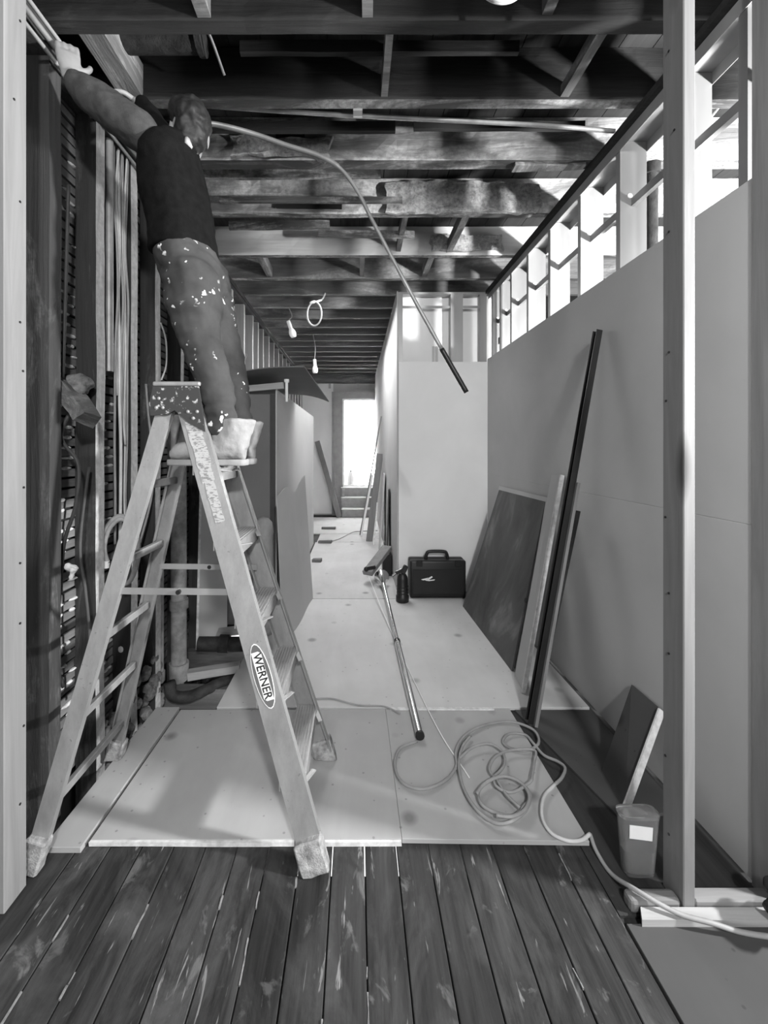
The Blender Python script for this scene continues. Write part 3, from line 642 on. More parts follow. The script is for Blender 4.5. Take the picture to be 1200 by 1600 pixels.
tubo = empty('plastic_tub', (.983, 1.432, 0), 'clear plastic tub with white label beside the bare stud', 'tub')
def rr(cx, cy, z, hx, hy, n=24, e=4):
    out = []
    for k in range(n):
        t = 2*math.pi*k/n; c, s = math.cos(t), math.sin(t)
        out.append(V((cx+hx*math.copysign(abs(c)**(2/e), c), cy+hy*math.copysign(abs(s)**(2/e), s), z)))
    return out
def skin_rings(b, rings, capb=True, capt=True):
    R = [[b.verts.new(p) for p in r] for r in rings]; n = len(R[0])
    for p, q_ in zip(R, R[1:]):
        for k in range(n): b.faces.new((p[k], p[(k+1) % n], q_[(k+1) % n], q_[k]))
    if capb: b.faces.new(R[0][::-1])
    if capt: b.faces.new(R[-1])
cx, cy = .983, 1.432
b = B(); skin_rings(b, [rr(cx, cy, z, hx, hx*.42) for z, hx in ((.0, .048), (.01, .052), (.20, .066), (.203, .063), (.012, .049))], True, True); obj('body', b, m_glass, tubo, 40)
b = B(); skin_rings(b, [rr(cx, cy, z, hx, hx*.42) for z, hx in ((.014, .047), (.085, .0525), (.085, .001))]); obj('contents', b, m_fill, tubo)
b = B(); skin_rings(b, [rr(cx, cy, z, hx, hx*.42) for z, hx in ((.2035, .068), (.214, .069), (.216, .064))]); obj('lid', b, m_glass, tubo, 40)
b = B(); plate(b, (cx-.048, cy-.0285, .145), (cx+.03, cy-.0285, .135), (cx+.032, cy-.0295, .182), (cx-.048, cy-.0295, .192), .001); obj('label_sticker', b, m_white, tubo)
b = B()
for i in range(14):
    ball(b, (1.30+random.uniform(-.03, .03), 1.23+random.uniform(-.03, .03), .04+random.uniform(0, .11)), random.uniform(.02, .04), random.uniform(.02, .035), random.uniform(.02, .05), None, 8, 6)
b = remesh(b, .008, 2, .01, 25); tag(obj('black_rag', b, m_black, None, True), 'crumpled black rag on the floor by the right edge', 'rag')

# ------------------------------------------------------------------ pipes, cables and debris in the left wall
b = B(); cyl(b, (1.56, 2.18, -.0), (1.56, 2.18, 2.93), .038, 16); sp = obj('pipe', b, m_iron, None, 40); sp.name = 'stand_pipe'; tag(sp, 'black standpipe rising behind the metal studs', 'pipe')
b = B(); cyl(b, (1.56, 2.18, 2.93), (1.56, 2.18, 2.985), .05, 16); b2 = obj('hub_collar', b, m_iron, sp, 40)
b = B(); cyl(b, (1.51, 2.18, 2.945), (1.455, 2.18, 2.935), .012, 8); obj('spout', b, m_iron, sp)
b = B(); cyl(b, (-1.225, 2.56, .02), (-1.225, 2.56, .93), .02, 12); cyl(b, (-1.225, 2.56, .9), (-1.225, 2.56, .95), .027, 12); cyl(b, (-1.225, 2.56, .03), (-1.225, 2.56, .09), .027, 12); tag(obj('water_pipe', b, m_pipe, None, 40), 'thin pale upright pipe beside the floor pit', 'pipe')
b = B(); cyl(b, (-1.18, 2.72, -.06), (-1.18, 2.72, 1.7), .05, 16); cyl(b, (-1.18, 2.72, -.05), (-1.18, 2.72, .06), .062, 16); cyl(b, (-1.18, 2.72, .42), (-1.18, 2.72, .48), .058, 16); jag(b, .003, 1, 5, 12); tag(obj('soil_pipe', b, m_pipe, None, 40), 'thick stained soil pipe standing in the floor pit', 'pipe')
b = B(); tube(b, [(-1.17, 2.56, .02), (-1.15, 2.56, -.06), (-1.05, 2.58, -.08), (-.90, 2.66, -.05), (-.80, 2.74, -.05)], .035, 12); jag(b, .003, 0, 2, 20); tag(obj('elbow_pipe', b, m_iron, None, True), 'rusty bent pipe crossing the floor pit', 'pipe')
b = B(); cyl(b, (-1.15, 2.98, .06), (-.80, 3.0, .05), .05, 14); cyl(b, (-1.0, 2.985, .06), (-.93, 2.99, .055), .062, 14); tag(obj('drain_pipe', b, m_iron, None, 40), 'dark horizontal drain pipe at the back of the pit', 'pipe')
b = B(); cyl(b, (WL+.0, 2.02, .0), (WL+.0, 2.02, 3.0), .017, 10)
b.free()
b = B(); cyl(b, (WL-.02, 2.02, 1.86), (WL-.02, 2.02, 3.0), .02, 12); tag(obj('conduit', b, m_copper, None, 40), 'straight pale conduit between the left wall studs', 'conduit')
cg = 'cables hanging between the left wall studs'
CL = [f'{a} of seven cables hanging between the left wall studs' for a in ('nearest', 'second nearest', 'third nearest', 'middle', 'third farthest', 'second farthest', 'farthest')]
for i in range(7):
    y0 = 2.055+.017*i; pts = []
    for z in (3.0, 2.75, 2.5, 2.25, 2.0, 1.75, 1.5, 1.25, 1.0):
        pts.append((WL-.01+random.uniform(-.006, .012), y0+random.uniform(-.006, .006), z))
    b = B(); tube(b, pts[:random.choice((6, 7, 9, 9))], random.choice((.005, .006, .008)), 6, 5); tag(obj('hanging_cable', b, m_cable if i % 3 else m_cable_d, None, True), CL[i], 'cable', cg)
b = B(); tube(b, [(WL+.005, 2.5, 2.25), (WL+.02, 2.535, 2.15), (WL+.02, 2.54, 2.0), (WL+.005, 2.51, 1.9)], .005, 6); tag(obj('hanging_cable', b, m_cable, None, True), 'short cable bowed out from a left stud above ladder top', 'cable')
b = B(); tube(b, [px(228, 600, 2.4), px(232, 650, 2.4), px(240, 720, 2.38), px(236, 780, 2.36), px(215, 860, 2.3)], .007, 6); tag(obj('hanging_cable', b, m_cable_d, None, True), 'grey cable drooping behind the rear ladder rail', 'cable')
def dk_cable(pts, r, lab): b = B(); tube(b, pts, r, 8); tag(obj('hanging_cable', b, m_wire_k, None, True), lab, 'cable')
dk_cable([(-1.19, 1.76, 1.7), px(95, 680, 1.72), px(122, 725, 1.72), px(118, 790, 1.72), px(100, 850, 1.72), px(92, 940, 1.72), px(80, 1010, 1.7), (-1.2, 1.68, .5)], .008, 'dark cable wriggling down the first left wall bay')
dk_cable([(-1.19, 1.82, 1.4), px(125, 850, 1.78), px(133, 920, 1.78), px(140, 1000, 1.78), (-1.18, 1.8, .4)], .007, 'dark cable hanging straight near the lowest lath')
dk_cable([px(107, 290, 1.72), px(104, 400, 1.72), px(101, 500, 1.72), px(98, 590, 1.72)], .007, 'dark upright wire in front of upper laths')
hc = empty('hose_loop', (-1.16, 1.98, .9), 'looped grey hose hanging behind the rear ladder rail', 'hose')
for j, rr_ in enumerate((.0, .012)):
    b = B(); tube(b, [px(168, 880, 1.98), px(160+j*3, 855, 1.98), px(168+j*3, 822+j*4, 1.98), px(190, 806+j*5, 1.98), px(212-j*3, 830, 2.0), px(216-j*3, 870, 2.0), px(205, 905, 2.0), px(190, 915, 2.0)], .011, 8); obj('hose', b, m_pipe, hc, True)
b = B(); cyl(b, px(166, 876, 1.98), px(165, 887, 1.98), .016, 10); obj('nozzle', b, m_white, hc)
vl = empty('shutoff_valve', px(192, 1012, 2.2), 'round pale valve knob on the left wall pipes', 'valve')
b = B(); c0 = px(192, 1012, 2.2); ball(b, c0, .024, .026, .03, None, 12, 8); obj('knob', b, m_white, vl, True)
b = B(); cyl(b, c0+V((-.02, 0, 0)), c0+V((-.1, .02, .01)), .01, 8); obj('stem', b, m_copper, vl)
# broken timber stub and plaster lumps
b = B(); obox(b, px(98, 600, 1.76), px(138, 655, 1.70), (0, 1, 0), .10, .06); jag(b, .012, 4, 9, 14); tag(obj('broken_timber', b, m_block), 'broken timber stub sticking out between left studs', 'timber')
b = B(); ball(b, px(112, 605, 1.78), .07, .06, .06); ball(b, px(130, 598, 1.8), .05, .05, .04); b = remesh(b, .012, 1, .03, 14); tag(obj('plaster_lump', b, m_rubble, None, True), 'rough plaster lump above the broken timber stub', 'plaster')
b = B(); 
for (a, c, s) in ((114, 890, .02), (106, 885, .018), (112, 900, .014)): ball(b, px(a, c, 1.74), s*.7, s, s, None, 8, 6)
b = remesh(b, .006, 0, .008, 30); tag(obj('white_scrap', b, m_white), 'white torn scrap stuck on the lowest laths', 'scrap')
b = B()
for i in range(160):
    yy = random.uniform(2.0, 3.3); xx = random.uniform(-1.24, -.82) if yy > 2.34 else random.uniform(-1.26, -1.17)
    s = random.uniform(.012, .045); ball(b, (xx, yy, -.40+random.random()*.16+s*.6), s, s*random.uniform(.6, 1.2), s*random.uniform(.5, .9), None, 7, 5)
for v in b.verts: v.co += noise.noise_vector(v.co*40)*.008
o = obj('rubble', b, m_rubble); tag(o, 'plaster rubble in the floor pit and at the studs', 'rubble', kind='stuff')
b = B()
for i in range(60):
    yy = random.uniform(1.98, 2.55); h = random.random()**2*.32; s = random.uniform(.02, .05)
    ball(b, (-1.215+random.uniform(-.03, .02), yy, -.1+h), s*.7, s, s*.8, None, 7, 5)
for v in b.verts: v.co += noise.noise_vector(v.co*40)*.01
o = obj('rubble', b, m_rubble); tag(o, 'plaster rubble heaped against the foot of the left studs', 'rubble', kind='stuff')

# ------------------------------------------------------------------ things on the ceiling
b = B(); tube(b, [px(330, 166, 1.985), px(445, 174, 1.99), px(560, 181, 2.01), px(740, 190, 2.03), px(850, 196, 2.05), px(960, 205, 2.08)], .0105, 8); cb = tag(obj('armoured_cable', b, m_copper, None, True), 'straight armoured cable running under the near joists', 'cable')
b = B(); p = px(559, 178, 2.0); box(b, p.x-.022, p.x+.022, 1.984, 1.99, p.z-.03, 3.10); box(b, p.x-.022, p.x+.022, 1.95, 1.99, 3.09, 3.10); obj('strap', b, m_metal, cb)
b = B(); tube(b, [px(300, 190, 1.95), px(345, 196, 1.99), px(395, 209, 2.02), px(450, 228, 2.03), px(497, 243, 2.03), px(530, 262, 2.03), px(557, 296, 2.03), px(580, 341, 2.03), px(612, 402, 2.03), px(650, 473, 2.03), px(690, 545, 2.03)], lambda t: .0125 if t < .5 else .0095, 10, 10)
ra = tag(obj('drooping_conduit', b, m_copper, None, True), 'flexible conduit drooping from the worker across the ceiling', 'conduit')
b = B(); tube(b, [px(690, 545, 2.03), px(710, 580, 2.03), px(729, 613, 2.03)], .0125, 10); obj('dark_sleeve', b, m_dark_metal, ra, True)
b = B()
c0 = px(491, 490, 4.05); tube(b, [c0+V((.085*math.cos(t)*.85, .02*math.sin(t*.5), .115*math.sin(t))) for t in [math.pi*.5+k*math.pi/6 for k in range(14)]]+[c0+V((.06, .1, .17)), c0+V((.09, .26, .30))], .008, 8); tag(obj('wire_loop', b, m_white, None, True), 'white wire loop hanging from the middle ceiling', 'wire')
def lampholder(name, p, lab, tilt, hy):
    e = empty(name, p, lab, 'light bulb'); d = V((tilt, 0, -1)).normalized()
    b = B(); cyl(b, p-d*.10, p-d*.02, .022, 12); obj('socket', b, m_white, e, 40)
    b = B(); tube(b, [p-d*.02, p+d*.01, p+d*.04, p+d*.07, p+d*.085], lambda t: (.018+.022*math.sin(min(1, t*1.15)*math.pi*.8)), 14); obj('bulb', b, m_bulb, e, True)
    b = B(); tube(b, [p-d*.10, V((p.x, p.y+.05, (p.z+3.1)/2+.03)), V((p.x-.05, hy, 3.11))], .005, 6); obj('flex', b, m_cable_d, e, True)
lampholder('hanging_bulb', px(455, 515, 4.6), 'bulb in a white holder tilted near the left studs', .35, 4.72)
lampholder('hanging_bulb', px(492, 573, 5.6), 'bulb in a white holder above the curled sheet', .05, 5.82)
b = B(); e0 = (-.66, 1.755, 3.235); cyl(b, (-1.15, 1.755, 3.235), e0, .052, 16); cyl(b, (-.68, 1.755, 3.235), (-.655, 1.755, 3.235), .062, 16); tag(obj('duct_pipe', b, m_iron, None, 40), 'fat dark pipe stub between the near left joists', 'pipe')
b = B(); tube(b, [(-.66, 1.70, 3.3), (-.61, 1.72, 3.2), (-.58, 1.80, 3.12)], .006, 6); tag(obj('ceiling_wire', b, m_cable_d, None, True), 'loose wire end beside the fat pipe stub', 'wire')
co = empty('wire_coil', (.50, 1.40, 3.05), 'pale coiled wire hung under the nearest joists', 'wire')
for j in range(3):
    b = B(); c0 = V((.485+.006*j, 1.40+.008*j, 3.105)); tube(b, [c0+V((.085*math.cos(t), .02*math.sin(t), .105*math.sin(t))) for t in [k*math.pi/8 for k in range(17)]], .006, 6); obj('turn', b, m_cable, co, True)
for j, (xx, zz, r) in enumerate(((-1.165, 3.03, .011), (-1.15, 3.055, .008), (-1.18, 2.995, .008))):
    b = B(); tube(b, [(xx, 1.40, zz), (xx+.004, 1.7, zz-.004), (xx-.006, 2.0, zz+.004), (xx, 2.3, zz)], r, 8); tag(obj('wall_conduit', b, (m_copper, m_cable_d, m_cable_d)[j], None, True), ('middle metal conduit clipped along the left top plate', 'uppermost pale cable along the left top plate', 'lowest grey cable along the left top plate')[j], 'conduit')
for j, (a, c2) in enumerate((((1116, 165), (1172, 80)), ((1112, 182), (1172, 90)))):
    b = B(); P0 = px(*a, 2.2); P1 = px(*c2, 1.9); tube(b, [P0, P0.lerp(P1, .5)+V((0, 0, -.02)), P1], .006, 6); tag(obj('side_room_wire', b, m_white, None, True), ('upper white wire slung in the side room ceiling', 'lower white wire slung in the side room ceiling')[j], 'wire')

# ------------------------------------------------------------------ stepladder
YC = 1.687; STEP0 = .285
def half(z): return .25-.0786*z
def climb(z, s): return V((-.140-.306*z, YC+s*half(z), z))
def rear(z, s): return V((-1.147+.2533*z, YC+s*(half(z)-.004), z))
ld = empty('stepladder', (-.64, YC, 0), 'worn aluminium stepladder standing open, seen from its side', 'ladder')
def channel(p0, p1, wd, s, fl_):
    b = B(); obox(b, p0, p1, (1, 0, 0), wd, .005)
    a, x_, n, L = frame_of(p0, p1, (1, 0, 0)); inw = -s if True else s
    sgn = 1 if n.y*(-s) > 0 else -1
    for e in (-1, 1): obox(b, p0, p1, (1, 0, 0), .005, fl_, (e*(wd/2-.0025), sgn*(fl_/2+.002)))
    return b
for s in (-1, 1):
    obj('side_rail', channel(climb(.06, s), climb(1.66, s), .088, s, .028), m_alu, ld)
    obj('rear_rail', channel(rear(.06, s), rear(1.64, s), .060, s, .022), m_alu, ld)
    for f, nm in ((climb, 'foot'), (rear, 'foot')):
        b = B(); p0, p1 = f(.0, s), f(.11, s); obox(b, p0+V((0, s*.004, 0)), p1+V((0, s*.004, 0)), (1, 0, 0), .10 if f is climb else .075, .05); bev(b, .006, 1); jag(b, .004, 2, s*3, 25)
        for v in b.verts: v.co.z = max(v.co.z, .0212 if v.co.y > 1.52 else .002)
        ft = obj(nm, b, m_foot, ld)
for i in range(5):
    z = STEP0+.281*i; a, c = climb(z, -1), climb(z, 1); y0, y1 = a.y+.004, c.y-.004; x0 = a.x
    b = B(); box(b, x0-.05, x0+.042, y0, y1, z-.006, z); box(b, x0+.036, x0+.042, y0, y1, z-.055, z-.006); box(b, x0-.05, x0-.045, y0, y1, z-.03, z-.006)
    sp = obj('step', b, m_alu, ld)
    b = B()
    for k in range(7): box(b, x0-.044+.012*k, x0-.038+.012*k, y0+.003, y1-.003, z, z+.0025)
    o = obj('tread_ribs', b, m_cas, sp); o['kind'] = 'stuff'
    for s in (-1, 1):
        b = B(); q0 = climb(z-.01, s)+V((.03, -s*.012, 0)); obox(b, q0, climb(z-.12, s)+V((.0, -s*.10, .10))+V((.03, 0, 0)), (1, 0, 0), .018, .004); obj('brace', b, m_alu, sp)
    zr = .20+.285*i; p0, p1 = rear(zr, -1), rear(zr, 1)
    b = B(); obox(b, p0+V((0, .003, 0)), p1-V((0, .003, 0)), (1, 0, 0), .022, .03); bev(b, .003, 1); obj('rear_brace', b, m_alu, ld)
for s in (-1, 1):
    p0, p1 = rear(.95, s)+V((.015, -s*.012, 0)), climb(.945, s)+V((-.02, -s*.012, 0)); mid = p0.lerp(p1, .52)
    b = B(); obox(b, p0, mid, (0, 0, 1), .024, .005); sp = obj('spreader', b, m_metal, ld)
    b = B(); obox(b, mid+V((-.02, -.005*s, 0)), p1+V((0, -.005*s, 0)), (0, 0, 1), .024, .005); obj('hinged_bar', b, m_metal, sp)
    b = B(); cyl(b, mid+V((0, -.01, 0)), mid+V((0, .01, 0)), .009, 8); obj('rivet', b, m_dark_metal, sp)
zc = 1.735; xm = (climb(1.68, 1).x+rear(1.68, 1).x)/2; hw = half(1.7)+.022
b = B(); box(b, xm-.085, xm+.095, YC-hw, YC+hw, zc-.018, zc); bev(b, .006, 2); tc = obj('top_cap', b, m_alu, ld)
for s in (-1, 1):
    b = B(); ya, yb = (YC+s*hw, YC+s*(hw-.012))
    pts = [(xm-.092, zc-.13), (xm-.098, zc-.09), (xm-.082, zc-.019), (xm+.09, zc-.019), (xm+.115, zc-.19), (xm+.05, zc-.155), (xm+.0, zc-.11), (xm-.03, zc-.125)]
    v0 = [b.verts.new((a, ya, c)) for a, c in pts]; v1 = [b.verts.new((a, yb, c)) for a, c in pts]
    b.faces.new(v0); b.faces.new(v1[::-1])
    for k in range(len(pts)): b.faces.new((v0[k], v0[(k+1) % len(pts)], v1[(k+1) % len(pts)], v1[k]))
    ck = obj('cap_cheek', b, m_cap, ld)
    b = B()
    for a, c in ((xm-.07, zc-.1), (xm-.045, zc-.1), (xm+.05, zc-.115), (xm+.07, zc-.14), (xm+.085, zc-.115), (xm-.06, zc-.065)): ball(b, (a, ya, c), .007, .004, .007, None, 8, 5)
    obj('rivets', b, m_metal, ck, True)['kind'] = 'stuff'
# decals on the near rail: frame along the rail
RD = (climb(0, -1)-climb(1, -1)).normalized()          # down the rail
RU = V((1, 0, 0)); RU = (RU-RD*RU.dot(RD)).normalized(); RN = RD.cross(RU)
if RN.y > 0: RN = -RN
def on_rail(z, u, v, lift=.0035): return climb(z, -1)+RD*u+RU*v+RN*lift
def decal(name, outline, z, lift, m, parent, rnd=0):
    b = B(); vv = [b.verts.new(on_rail(z, u, v, lift)) for u, v in outline]; f = b.faces.new(vv)
    r = bmesh.ops.extrude_face_region(b, geom=[f]); 
    for e in r['geom']:
        if isinstance(e, bmesh.types.BMVert): e.co += RN*.0004
    return obj(name, b, m, parent)
zl = .655
def lens(L, W, n=22): return [(L*math.cos(2*math.pi*k/n), W*math.sin(2*math.pi*k/n)) for k in range(n)]
def para(L, W, sk): return [(-L, -W+.0), (-L*.55, -W*1.0), (L*.9, -W*.9), (L, -W*.35), (L, W), (L*.55, W), (-L*.9, W*.9), (-L, W*.35)]
dc = decal('logo_oval', lens(.118, .033), zl, .0032, m_white, ld)
decal('logo_ground', lens(.114, .030), zl, .0038, m_decal, dc)
decal('logo_band', para(.088, .0185, 0), zl, .0044, m_white, dc)
cu = bpy.data.curves.new('word', 'FONT'); cu.body = 'WERNER'; cu.size = .042; cu.align_x = 'CENTER'; cu.align_y = 'CENTER'; cu.extrude = .0003; cu.offset = .0006
to = bpy.data.objects.new('word', cu); C.objects.link(to); dg = bpy.context.evaluated_depsgraph_get(); dg.update()
tm = bpy.data.meshes.new_from_object(to.evaluated_get(dg)); bpy.data.objects.remove(to)
Mx = Matrix((( RD.x, RU.x, RN.x, 0), (RD.y, RU.y, RN.y, 0), (RD.z, RU.z, RN.z, 0), (0, 0, 0, 1)))
xs = [v.co.x for v in tm.vertices]; sx = .166/(max(xs)-min(xs)); c_ = (max(xs)+min(xs))/2
for v in tm.vertices: v.co = on_rail(zl, (v.co.x-c_)*sx, v.co.y, .0052+v.co.z)
tm.materials.clear(); link('logo_lettering', tm, m_ink, dc)
def ragged(L, W, n=10, sd=1):
    rnd = random.Random(sd); o = []
    for k in range(n): o.append((-L+2*L*k/n, -W+rnd.uniform(-.003, .003)))
    for k in range(4): o.append((L+rnd.uniform(-.004, .004), -W+2*W*k/4))
    for k in range(n): o.append((L-2*L*k/n, W+rnd.uniform(-.003, .003)))
    for k in range(4): o.append((-L+rnd.uniform(-.004, .004), W-2*W*k/4))
    return o
decal('warning_sticker', ragged(.092, .026, 10, 4), 1.50, .0032, m_paper, ld)
decal('warning_sticker', ragged(.085, .018, 10, 6), 1.285, .0032, m_paper, ld)
decal('warning_sticker', ragged(.03, .024, 6, 8), 1.385, .0034, m_paper, ld)

# ------------------------------------------------------------------ the worker on the ladder
ps = empty('person', (-.56, 1.69, 1.432), 'worker in charcoal shirt and paint-spattered jeans standing on the ladder, reaching up', 'person')
X_, Y_, Z_ = V((1, 0, 0)), V((0, 1, 0)), V((0, 0, 1))
def limb(bm, pts, seg=14):
    """pts: (px, py, depth, radius) -> rounded tapering limb"""
    P = [px(a, c, y) for a, c, y, r in pts]; R = [q_[3] for q_ in pts]
    Q = spline(P, 4); n = len(Q)-1
    def rad(t):
        f = t*(len(R)-1); i = min(int(f), len(R)-2); return R[i]+(R[i+1]-R[i])*(f-i)
    tube(bm, Q, rad, seg, raw=True)
    ball(bm, P[0], R[0], R[0], R[0], None, 12, 8); ball(bm, P[-1], R[-1], R[-1], R[-1], None, 12, 8)
def rings(pts): return [(px(a, c, y), X_*rx, Y_*ry) for a, c, y, rx, ry in pts]
def hand(bm, wrist, d, palm_n, side, scale=1.0, curl_=1.0):
    """palm and five separate fingers; d points along the hand, palm_n out of the palm, side to the thumb"""
    d, palm_n, side = V(d).normalized(), V(palm_n).normalized(), V(side).normalized()
    w0 = V(wrist); k = scale
    loft(bm, [(w0+d*t*k, side*a*k, palm_n*h*k) for t, a, h in ((-.02, .026, .019), (.02, .032, .017), (.06, .041, .015), (.092, .042, .013), (.10, .036, .009))], 14)
    for i, (off, L) in enumerate(((.031, .072), (.011, .08), (-.011, .075), (-.031, .06))):
        b0 = w0+d*.085*k+side*off*k
        p1 = b0+d*(.02+L*.3)*k+palm_n*.006*curl_*k; p2 = p1+(d*.75+palm_n*.65*curl_).normalized()*L*.38*k; p3 = p2+(d*.15+palm_n*1.0*curl_).normalized()*L*.32*k
        tube(bm, [b0, p1, p2, p3], lambda t: (.0098-.0025*t)*k, 8, 4); ball(bm, p3, .0076*k, .0076*k, .0076*k, None, 8, 6)
    t0 = w0+d*.025*k+side*.024*k; t1 = t0+(d*.6+side*.8).normalized()*.042*k+palm_n*.006*k; t2 = t1+(d*.85+side*.35+palm_n*.4).normalized()*.036*k; t3 = t2+(d*.8+palm_n*.7).normalized()*.026*k
    tube(bm, [t0, t1, t2, t3], lambda t: (.0125-.004*t)*k, 8, 4); ball(bm, t3, .0085*k, .0085*k, .0085*k, None, 8, 6)
armL = [(262, 244, 1.575, .066), (218, 206, 1.56, .062), (172, 172, 1.555, .056), (138, 146, 1.55, .046), (112, 120, 1.545, .032)]
armR = [(268, 240, 1.80, .066), (247, 208, 1.81, .060), (234, 182, 1.82, .050), (224, 166, 1.825, .036)]
# body: one continuous surface under the clothes
b = B()
loft(b, rings([(304, 440, 1.69, .10, .14), (292, 395, 1.69, .10, .13), (278, 320, 1.69, .105, .14), (272, 262, 1.69, .10, .15), (276, 236, 1.69, .075, .11), (286, 222, 1.69, .05, .052), (290, 208, 1.69, .048, .05)]), 18)
limb(b, [(a, c, y, r*.78) for a, c, y, r in armL]); limb(b, [(a, c, y, r*.78) for a, c, y, r in armR])
limb(b, [(303, 440, 1.615, .085), (306, 495, 1.61, .075), (321, 560, 1.615, .055), (334, 600, 1.62, .05), (345, 660, 1.62, .04), (346, 700, 1.62, .04)])
limb(b, [(318, 440, 1.765, .085), (332, 495, 1.765, .075), (352, 560, 1.765, .055), (364, 610, 1.765, .05), (371, 660, 1.765, .04), (372, 695, 1.765, .04)])
hc0 = px(296, 206, 1.69); tl = Matrix.Rotation(math.radians(-62), 3, 'Z') @ Matrix.Rotation(math.radians(20), 3, 'Y')      # turned away from the camera, tilted up
def hd(p): return hc0+tl @ (V(p)*.9)
ball(b, hd((.008, 0, .025)), .09, .07, .085, tl); ball(b, hd((-.035, 0, -.045)), .062, .058, .07, tl); ball(b, hd((-.07, 0, -.085)), .03, .032, .026, tl)
ball(b, hd((-.098, 0, -.022)), .022, .013, .026, tl, 10, 8); ball(b, hd((-.104, 0, -.036)), .015, .017, .011, tl, 10, 8)
for s in (-1, 1):
    ball(b, hd((.012, s*.078, -.015)), .02, .008, .032, tl, 10, 8); ball(b, hd((-.078, s*.03, .018)), .018, .024, .008, tl, 10, 6)
ball(b, hd((-.092, 0, -.066)), .012, .022, .006, tl, 10, 6); ball(b, hd((-.089, 0, -.078)), .012, .019, .006, tl, 10, 6)
hand(b, px(109, 117, 1.545), (-.16, .12, 1), (-.55, .8, 0), (.85, .5, 0), 1.0, .9)
hand(b, px(220, 163, 1.827), (-1, .0, .25), (-.2, 0, -1), (0, -1, 0), .95, .8)
b = remesh(b, .0055, 2); obj('body', b, m_skin, ps, True)
for s in (-1, 1):
    b = B(); ball(b, hd((-.083, s*.03, .004)), .011, .012, .009, tl, 10, 8); obj('eye', b, m_white, ps, True)
# shirt
b = B()
loft(b, rings([(291, 406, 1.69, .128, .168), (290, 392, 1.69, .127, .166), (284, 360, 1.69, .126, .16), (277, 318, 1.69, .133, .168), (272, 278, 1.69, .124, .178), (271, 252, 1.69, .108, .17), (277, 232, 1.69, .082, .125), (286, 218, 1.69, .062, .066)]), 22)
limb(b, [(a, c, y, r*1.02) for a, c, y, r in armR])
ball(b, px(252, 240, 1.575), .085, .08, .085); ball(b, px(258, 236, 1.80), .085, .08, .085)
loft(b, rings([(265, 398, 1.66, .06, .08), (256, 408, 1.65, .022, .05), (254, 414, 1.65, .008, .03)]), 12)
b = remesh(b, .010, 3, .010, 9); obj('shirt', b, m_shirt, ps, True)
b = B(); limb(b, [(226, 214, 1.565, .066), (212, 202, 1.56, .073), (172, 172, 1.555, .069), (138, 147, 1.55, .058), (122, 131, 1.547, .047)]); b = remesh(b, .010, 3, .008, 12); obj('sleeve', b, m_sleeve, ps, True)
b = B(); loft(b, [(hd((.045, 0, -.085)), tl @ V((.055, 0, .02)), Y_*.058), (hd((.055, 0, -.115)), tl @ V((.062, 0, .02)), Y_*.066)], 18); obj('collar', b, m_sack, ps, True)
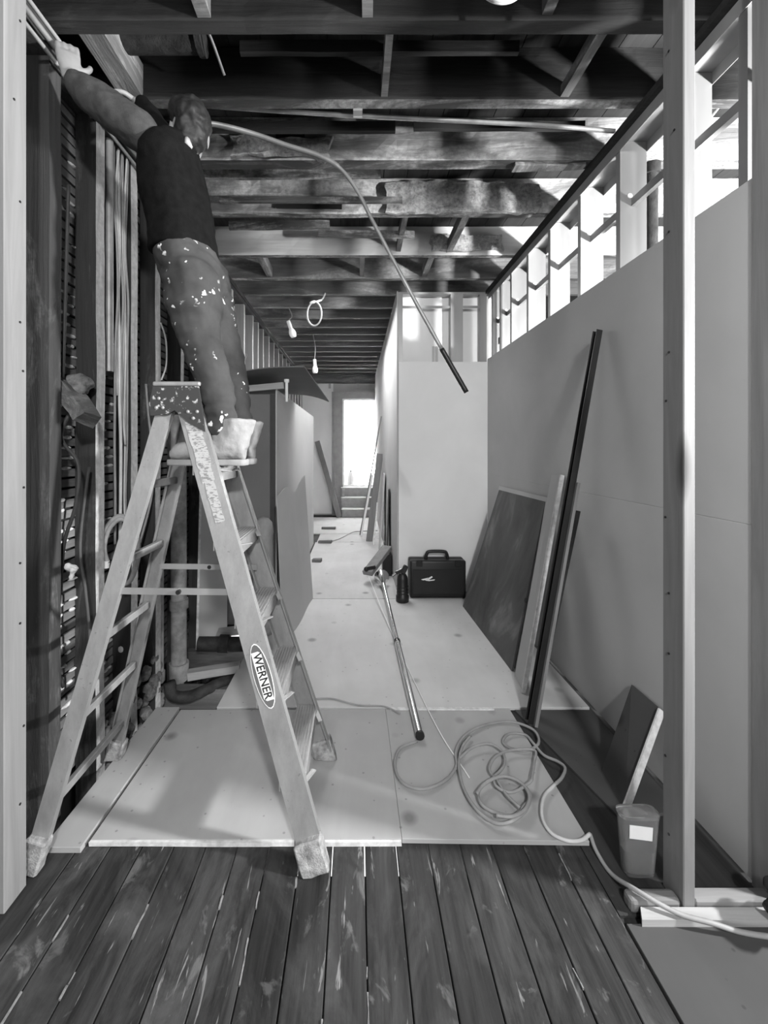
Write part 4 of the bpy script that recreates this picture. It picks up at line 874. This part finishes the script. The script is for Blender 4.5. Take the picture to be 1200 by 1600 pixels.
# trousers
b = B()
loft(b, rings([(290, 392, 1.69, .120, .160), (296, 408, 1.69, .126, .165), (303, 432, 1.69, .130, .172), (310, 460, 1.69, .115, .165), (314, 475, 1.69, .08, .13)]), 22)
limb(b, [(300, 440, 1.615, .112), (304, 470, 1.61, .108), (307, 505, 1.61, .092), (314, 535, 1.612, .080), (324, 565, 1.616, .073), (335, 600, 1.62, .068), (343, 635, 1.62, .063), (347, 664, 1.62, .060)])
limb(b, [(318, 440, 1.765, .112), (328, 475, 1.765, .102), (340, 520, 1.765, .086), (353, 560, 1.765, .076), (363, 600, 1.765, .068), (369, 640, 1.765, .064), (373, 664, 1.765, .060)])
b = remesh(b, .009, 3, .0)
b.normal_update()
for v in b.verts:
    c_ = v.co; v.co += v.normal*(.007*noise.fractal(V((c_.x*9, c_.y*9, c_.z*22)), 1, 2, 3)+.004*math.sin(c_.z*85+c_.x*30+4*noise.noise(c_*6))*max(0, 1-abs(c_.z-2.1)*5)+.005*math.sin(c_.z*110+2*noise.noise(c_*9))*max(0, 1-abs(c_.z-1.63)*9))
tr = obj('trousers', b, m_denim, ps, True)
b = B(); plate(b, px(333, 425, 1.54), px(352, 432, 1.56), px(350, 462, 1.56), px(330, 455, 1.54), .004); 
b.free()
# boots
ST = STEP0+.281*4+.003
for s, (ax, yy) in (('near', (px(354, 690, 1.62).x, 1.622)), ('far', (px(374, 690, 1.765).x-.01, 1.76))):
    b = B(); z0 = ST+.022
    loft(b, [((ax+dx, yy, z0+h/2), Y_*wv, Z_*h/2) for dx, wv, h in ((.075, .03, .07), (.066, .042, .10), (.02, .045, .11), (-.04, .044, .10), (-.10, .048, .085), (-.16, .050, .075), (-.20, .044, .062), (-.222, .026, .04))], 16)
    loft(b, [((ax+.018+.02*t, yy, z0+.05+.11*t), X_*(.068+.010*t), Y_*(.050+.012*t)) for t in (0, .4, .8, 1)], 18)
    b = remesh(b, .006, 3, .006, 16); bt = obj('boot', b, m_boot, ps, True)
    b = B(); pr = [(.082, .03), (.07, .044), (.02, .047), (-.04, .044), (-.10, .050), (-.16, .053), (-.20, .047), (-.226, .028)]
    top = [V((ax+a, yy-w_, z0+.004)) for a, w_ in pr]+[V((ax+a, yy+w_, z0+.004)) for a, w_ in pr[::-1]]
    skin_rings(b, [[p-Z_*.024 for p in top], top]); bev(b, .004, 1); obj('sole', b, m_sack, bt, 40)
    b = B()
    for k in range(4): tube(b, [(ax-.05+.012*k, yy-.03, z0+.085+.02*k), (ax-.06+.014*k, yy, z0+.100+.02*k), (ax-.05+.012*k, yy+.03, z0+.085+.02*k)], .0035, 6)
    obj('laces', b, m_cable_d, bt, True)
# hair
b = B(); ball(b, hd((.022, 0, .042)), .092, .077, .078, tl); ball(b, hd((.058, 0, -.015)), .056, .068, .078, tl); b = remesh(b, .007, 2, .012, 22)
for v in list(b.verts):
    l_ = tl.inverted() @ (v.co-hc0)
    if l_.x < -.055 and l_.z < .06: v.co += (tl @ V((.03, 0, .02)))
obj('hair', b, m_hair, ps, True)
